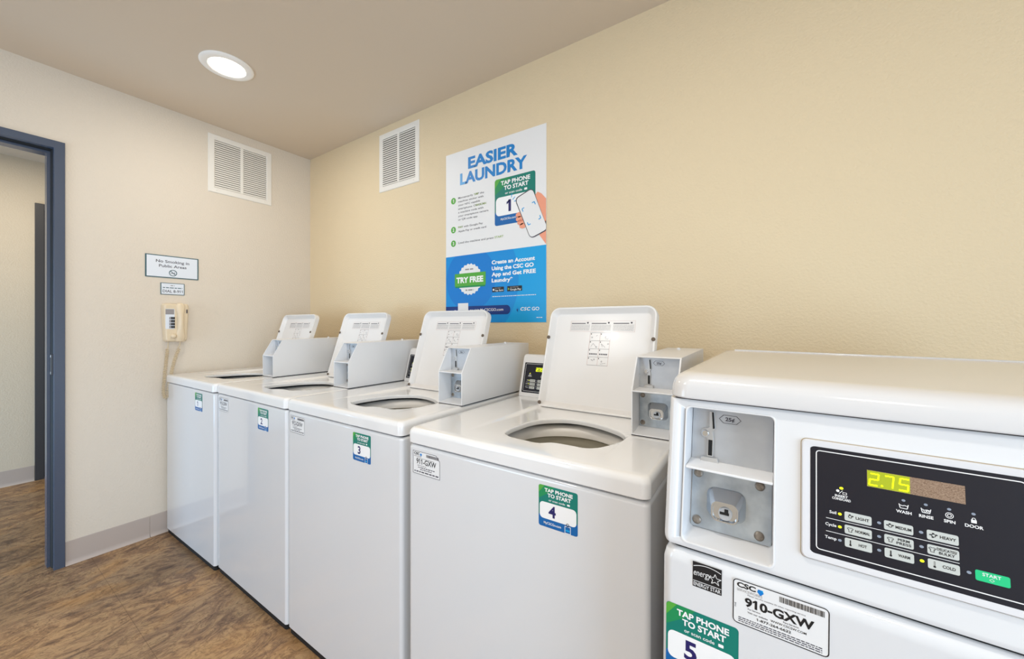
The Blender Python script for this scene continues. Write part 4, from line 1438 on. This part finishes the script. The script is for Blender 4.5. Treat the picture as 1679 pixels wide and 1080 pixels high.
    if idn:
        s = service_label(idn, 0.104, 0.064, cut=cut)
        s.build('service_label', t, (0.018, 0.0038, 0.780), (1, 0, 0), (0, 0, 1), step=0.00012, label='white service label reading ' + idn if idn != '913-GXW' else 'white service label with small faded print')
    return t


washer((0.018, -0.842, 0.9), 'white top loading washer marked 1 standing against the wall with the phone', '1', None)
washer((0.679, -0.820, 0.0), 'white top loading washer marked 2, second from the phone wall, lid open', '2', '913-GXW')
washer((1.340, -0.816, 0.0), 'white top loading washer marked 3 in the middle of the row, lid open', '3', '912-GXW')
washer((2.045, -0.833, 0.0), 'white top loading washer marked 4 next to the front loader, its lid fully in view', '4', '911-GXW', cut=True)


# ------------------------------------------------------------------ front-loading washer at the right
def boolean_cut(o, cutter):
    md = o.modifiers.new('cut', 'BOOLEAN')
    md.operation = 'DIFFERENCE'
    md.object = cutter
    md.solver = 'EXACT'
    bpy.context.view_layer.update()
    dg = bpy.context.evaluated_depsgraph_get()
    dg.update()
    me = bpy.data.meshes.new_from_object(o.evaluated_get(dg))
    o.modifiers.remove(md)
    old = o.data
    for p in me.polygons:
        p.use_smooth = True
    me.set_sharp_from_angle(angle=math.radians(40))
    o.data = me
    bpy.data.meshes.remove(old)
    bpy.data.objects.remove(cutter)


def front_loader():
    t = thing('washing_machine', 'white front loading washer marked 5 with large black control panel in the foreground', 'washing machine',
              (2.747, -0.955, 0.003), (0, math.radians(0.5), math.radians(-1.4)))
    FW, FD = 0.690, 0.685
    bm = bmesh.new()
    loops = []
    for z, i in ((0.026, 0.008), (0.026, 0.0), (0.838, 0.0), (0.849, 0.0025), (0.855, 0.007), (0.8575, 0.014)):
        loops.append([(a - 0.0035, b, z) for a, b in rr(i, i, FW - i, FD - i, 0.014, 6)])
    loft(bm, loops, True, True)
    obj('cabinet', bm, M_ENAMEL, t, smooth=40)
    for fx in (0.05, FW - 0.05):
        for fy in (0.05, FD - 0.06):
            bm = bmesh.new()
            zb = 0.003 if fx < 0.3 else 0.008
            loft(bm, [[(a, b, z) for a, b in circ(fx, fy, r, 16)] for z, r in ((-zb + 0.0005, 0.022), (0.010, 0.022), (0.014, 0.010), (0.028, 0.010))], True, True)
            obj('leveling_foot', bm, M_RUBBER, t)
    bm = bmesh.new()
    loft(bm, [[(a, b, z) for a, b in rr(0.008, 0.012, FW - 0.012, FD - 0.01, 0.01, 4)] for z in (0.850, 0.870)])
    obj('seam_gap_shade', bm, M_BLACK, t)  # dark core put in the lower seam as its shade
    # round door, below the frame of the photo
    bm = bmesh.new()
    loft(bm, [[(a, y, b) for a, b in circ(FW / 2, 0.43, r, 48)] for r, y in ((0.205, 0.0), (0.205, -0.012), (0.195, -0.022), (0.165, -0.026), (0.150, -0.018))])
    dr = obj('door', bm, M_PANELFR, t, smooth=40)
    bm = bmesh.new()
    loft(bm, [[(a, y, b) for a, b in circ(FW / 2, 0.43, r, 48)] for r, y in ((0.152, -0.018), (0.13, -0.010), (0.10, 0.0))], cap1=True)
    obj('door_glass', bm, M_GLASS, dr, smooth=40)
    # sloped upper front
    k, z0, z1 = 0.16, 0.860, 1.0735
    sl = lambda z: (z - 0.860) * k
    bm = bmesh.new()
    loops = []
    for a, ins, dy in ((-0.0035, 0.010, 0.016), (-0.0025, 0.005, 0.008), (0.001, 0.0018, 0.003), (0.006, 0.0, 0.0), (FW - 0.012, 0.0, 0.0), (FW - 0.006, 0.0018, 0.004), (FW - 0.0035, 0.008, 0.014)):
        zb = z0 + ins * 0.7
        front = [(0.010 + dy + sl(zb), zb), (0.003 + dy + sl(zb + 0.003), zb + 0.003), (dy + sl(zb + 0.010), zb + 0.010), (dy + sl(z1 - 0.004), z1 - 0.004), (dy + 0.003 + sl(z1), z1)]
        loops.append([(a, p, q) for p, q in front] + [(a, FD - 0.01, z1), (a, FD - 0.01, z0)])
    loft(bm, loops, True, True)
    up = obj('upper_front', bm, M_ENAMEL, t, smooth=40)
    cx0, cx1, cz0, cz1 = 0.0235, 0.1340, 0.8722, 1.0633
    bm = bmesh.new()
    loft(bm, [[(a, y + sl(b), b) for a, b in rr(cx0, cz0, cx1, cz1, 0.006, 4)] for y in (-0.05, 0.075)], True, True)
    boolean_cut(up, obj('cutter', bm, None, t))
    bm = bmesh.new()
    loft(bm, [[(a, b, z) for a, b in rr(0.0025, 0.0405, FW - 0.006, FD - 0.02, 0.012, 4)] for z in (1.0715, 1.0785)])
    obj('seam_gap_shade', bm, M_BLACK, t)  # dark core put in the gap below the top as its shade
    # rounded top
    bm = bmesh.new()
    loops = []
    for z, i in ((1.0765, 0.012), (1.0765, 0.001), (1.0785, 0.0), (1.094, 0.001), (1.103, 0.004), (1.109, 0.009), (1.1125, 0.016), (1.114, 0.024), (1.1135, 0.034)):
        loops.append([(a - 0.0025, b, z) for a, b in rr(i * 0.85, 0.026 + i * 1.35, FW - i, FD - i * 0.25, 0.026, 6)])
    loft(bm, loops, True, True)
    rbox(bm, 0.03, FW - 0.03, FD - 0.010, FD - 0.001, 1.108, 1.1165, 0.003)
    obj('top_panel', bm, M_TOP5, t, smooth=40)
    # coin mechanism set into the front
    bm = bmesh.new()
    loops = []
    for i, d in ((-0.0022, 0.0005), (-0.0018, -0.0010), (-0.0002, -0.0012), (0.0008, 0.0006), (0.0012, 0.062)):
        loops.append([(p, d + sl(q), q) for p, q in rr(cx0 + i, cz0 + i, cx1 - i, cz1 - i, 0.007 - i * 0.5, 4)])
    loft(bm, loops)
    vs0 = set(bm.verts)
    rbox(bm, cx0 + 0.001, cx1 - 0.001, -0.0008, 0.052, 0.9742, 0.9778, 0.0010)
    rbox(bm, cx0 + 0.001, cx1 - 0.001, 0.053, 0.056, cz0 + 0.0012, cz1 - 0.0012)
    for v_ in set(bm.verts) - vs0:
        v_.co.y += sl(v_.co.z)
    cb = obj('coin_box', bm, M_BOX, t, smooth=30)
    coin_face(cb, cx0 + 0.0018, 0.9765, cz1 - 0.0018, cz0 + 0.002, 0.9595, 0.042, 0.050, cx1 - cx0 - 0.0036, slope=sl, drop=0.0045)
    # control panel
    vv = Vector((0, k, 1)).normalized()
    nn = Vector((0, -1, k)).normalized()

    def P(x, z, d):
        return Vector((x, sl(z), z)) + nn * d
    bm = bmesh.new()
    px0, px1, pz0, pz1 = 0.1632, 0.3625, 0.8975, 1.0412
    loft(bm, [[P(a, b, d) for a, b in rr(px0 + i, pz0 + i, px1 - i, pz1 - i, 0.006, 5)] for i, d in ((0.0, -0.002), (0.0, 0.0025), (0.0012, 0.004), (0.007, 0.004), (0.0082, 0.003))], False, True)
    cp = obj('control_panel', bm, M_PANELFR, t, smooth=40)
    bm = bmesh.new()
    loft(bm, [[P(a, b, d) for a, b in rr(px0 - 0.0008, pz0 - 0.0008, px1 + 0.0008, pz1 + 0.0008, 0.0065, 5)] for d in (-0.002, 0.0004)], False, True)
    obj('caulk_line', bm, M_CAULK, cp)
    control_panel(cp, P(0.1722, 0.9052, 0.0032), vv, 1.0, True)
    # stickers on the lower front
    s = Sheet()
    tap_sticker(s, 0.003, 0.676, 0.0935, 0.1000, '5')
    s.build('tap_sticker', t, (0, -0.0002, 0), (1, 0, 0), (0, 0, 1), step=0.00012, label='green and blue tap phone sticker with number 5')
    s = service_label('910-GXW', 0.103, 0.0605, big=True)
    s.build('service_label', t, (0.0888, -0.0002, 0.7840), (1, 0, 0), (0, 0, 1), step=0.00012, label='white service label reading 910-GXW')
    # energy mark
    s = Sheet()
    w, h = 0.0370, 0.0358
    s.rect(0, 0, w, h, M_INK, 1)
    s.rect(0.0006, 0.0082, w - 0.0006, 0.0090, M_PAPER, 2)
    s.text('ENERGY STAR', w / 2, 0.0018, 0.0050, M_PAPER, 2, 'c', 0.012, 0.0345)
    arc = [(0.001 + 0.035 * q, 0.0245 + 0.0080 * math.sin(PI * (0.18 + 0.62 * q)) * 1.1) for q in [i / 18 for i in range(19)]]
    s.path(arc, 0.0009, M_PAPER, 2)
    s.text('energy', 0.0015, 0.0165, 0.0085, M_PAPER, 2, 'l', 0.0, 0.0225, 0.25, 0.06)
    st = []
    for i in range(11):
        a = PI / 2 + 2 * PI * i / 10
        r = 0.0078 if i % 2 == 0 else 0.0032
        st.append((0.0288 + r * math.cos(a), 0.0190 + r * math.sin(a)))
    s.path(st, 0.0008, M_PAPER, 2)
    s.build('energy_sticker', t, (0.0387, -0.0002, 0.8125), (1, 0, 0), (0, 0, 1), step=0.00012, label='black square energy efficiency sticker')


front_loader()
bpy.context.view_layer.update()
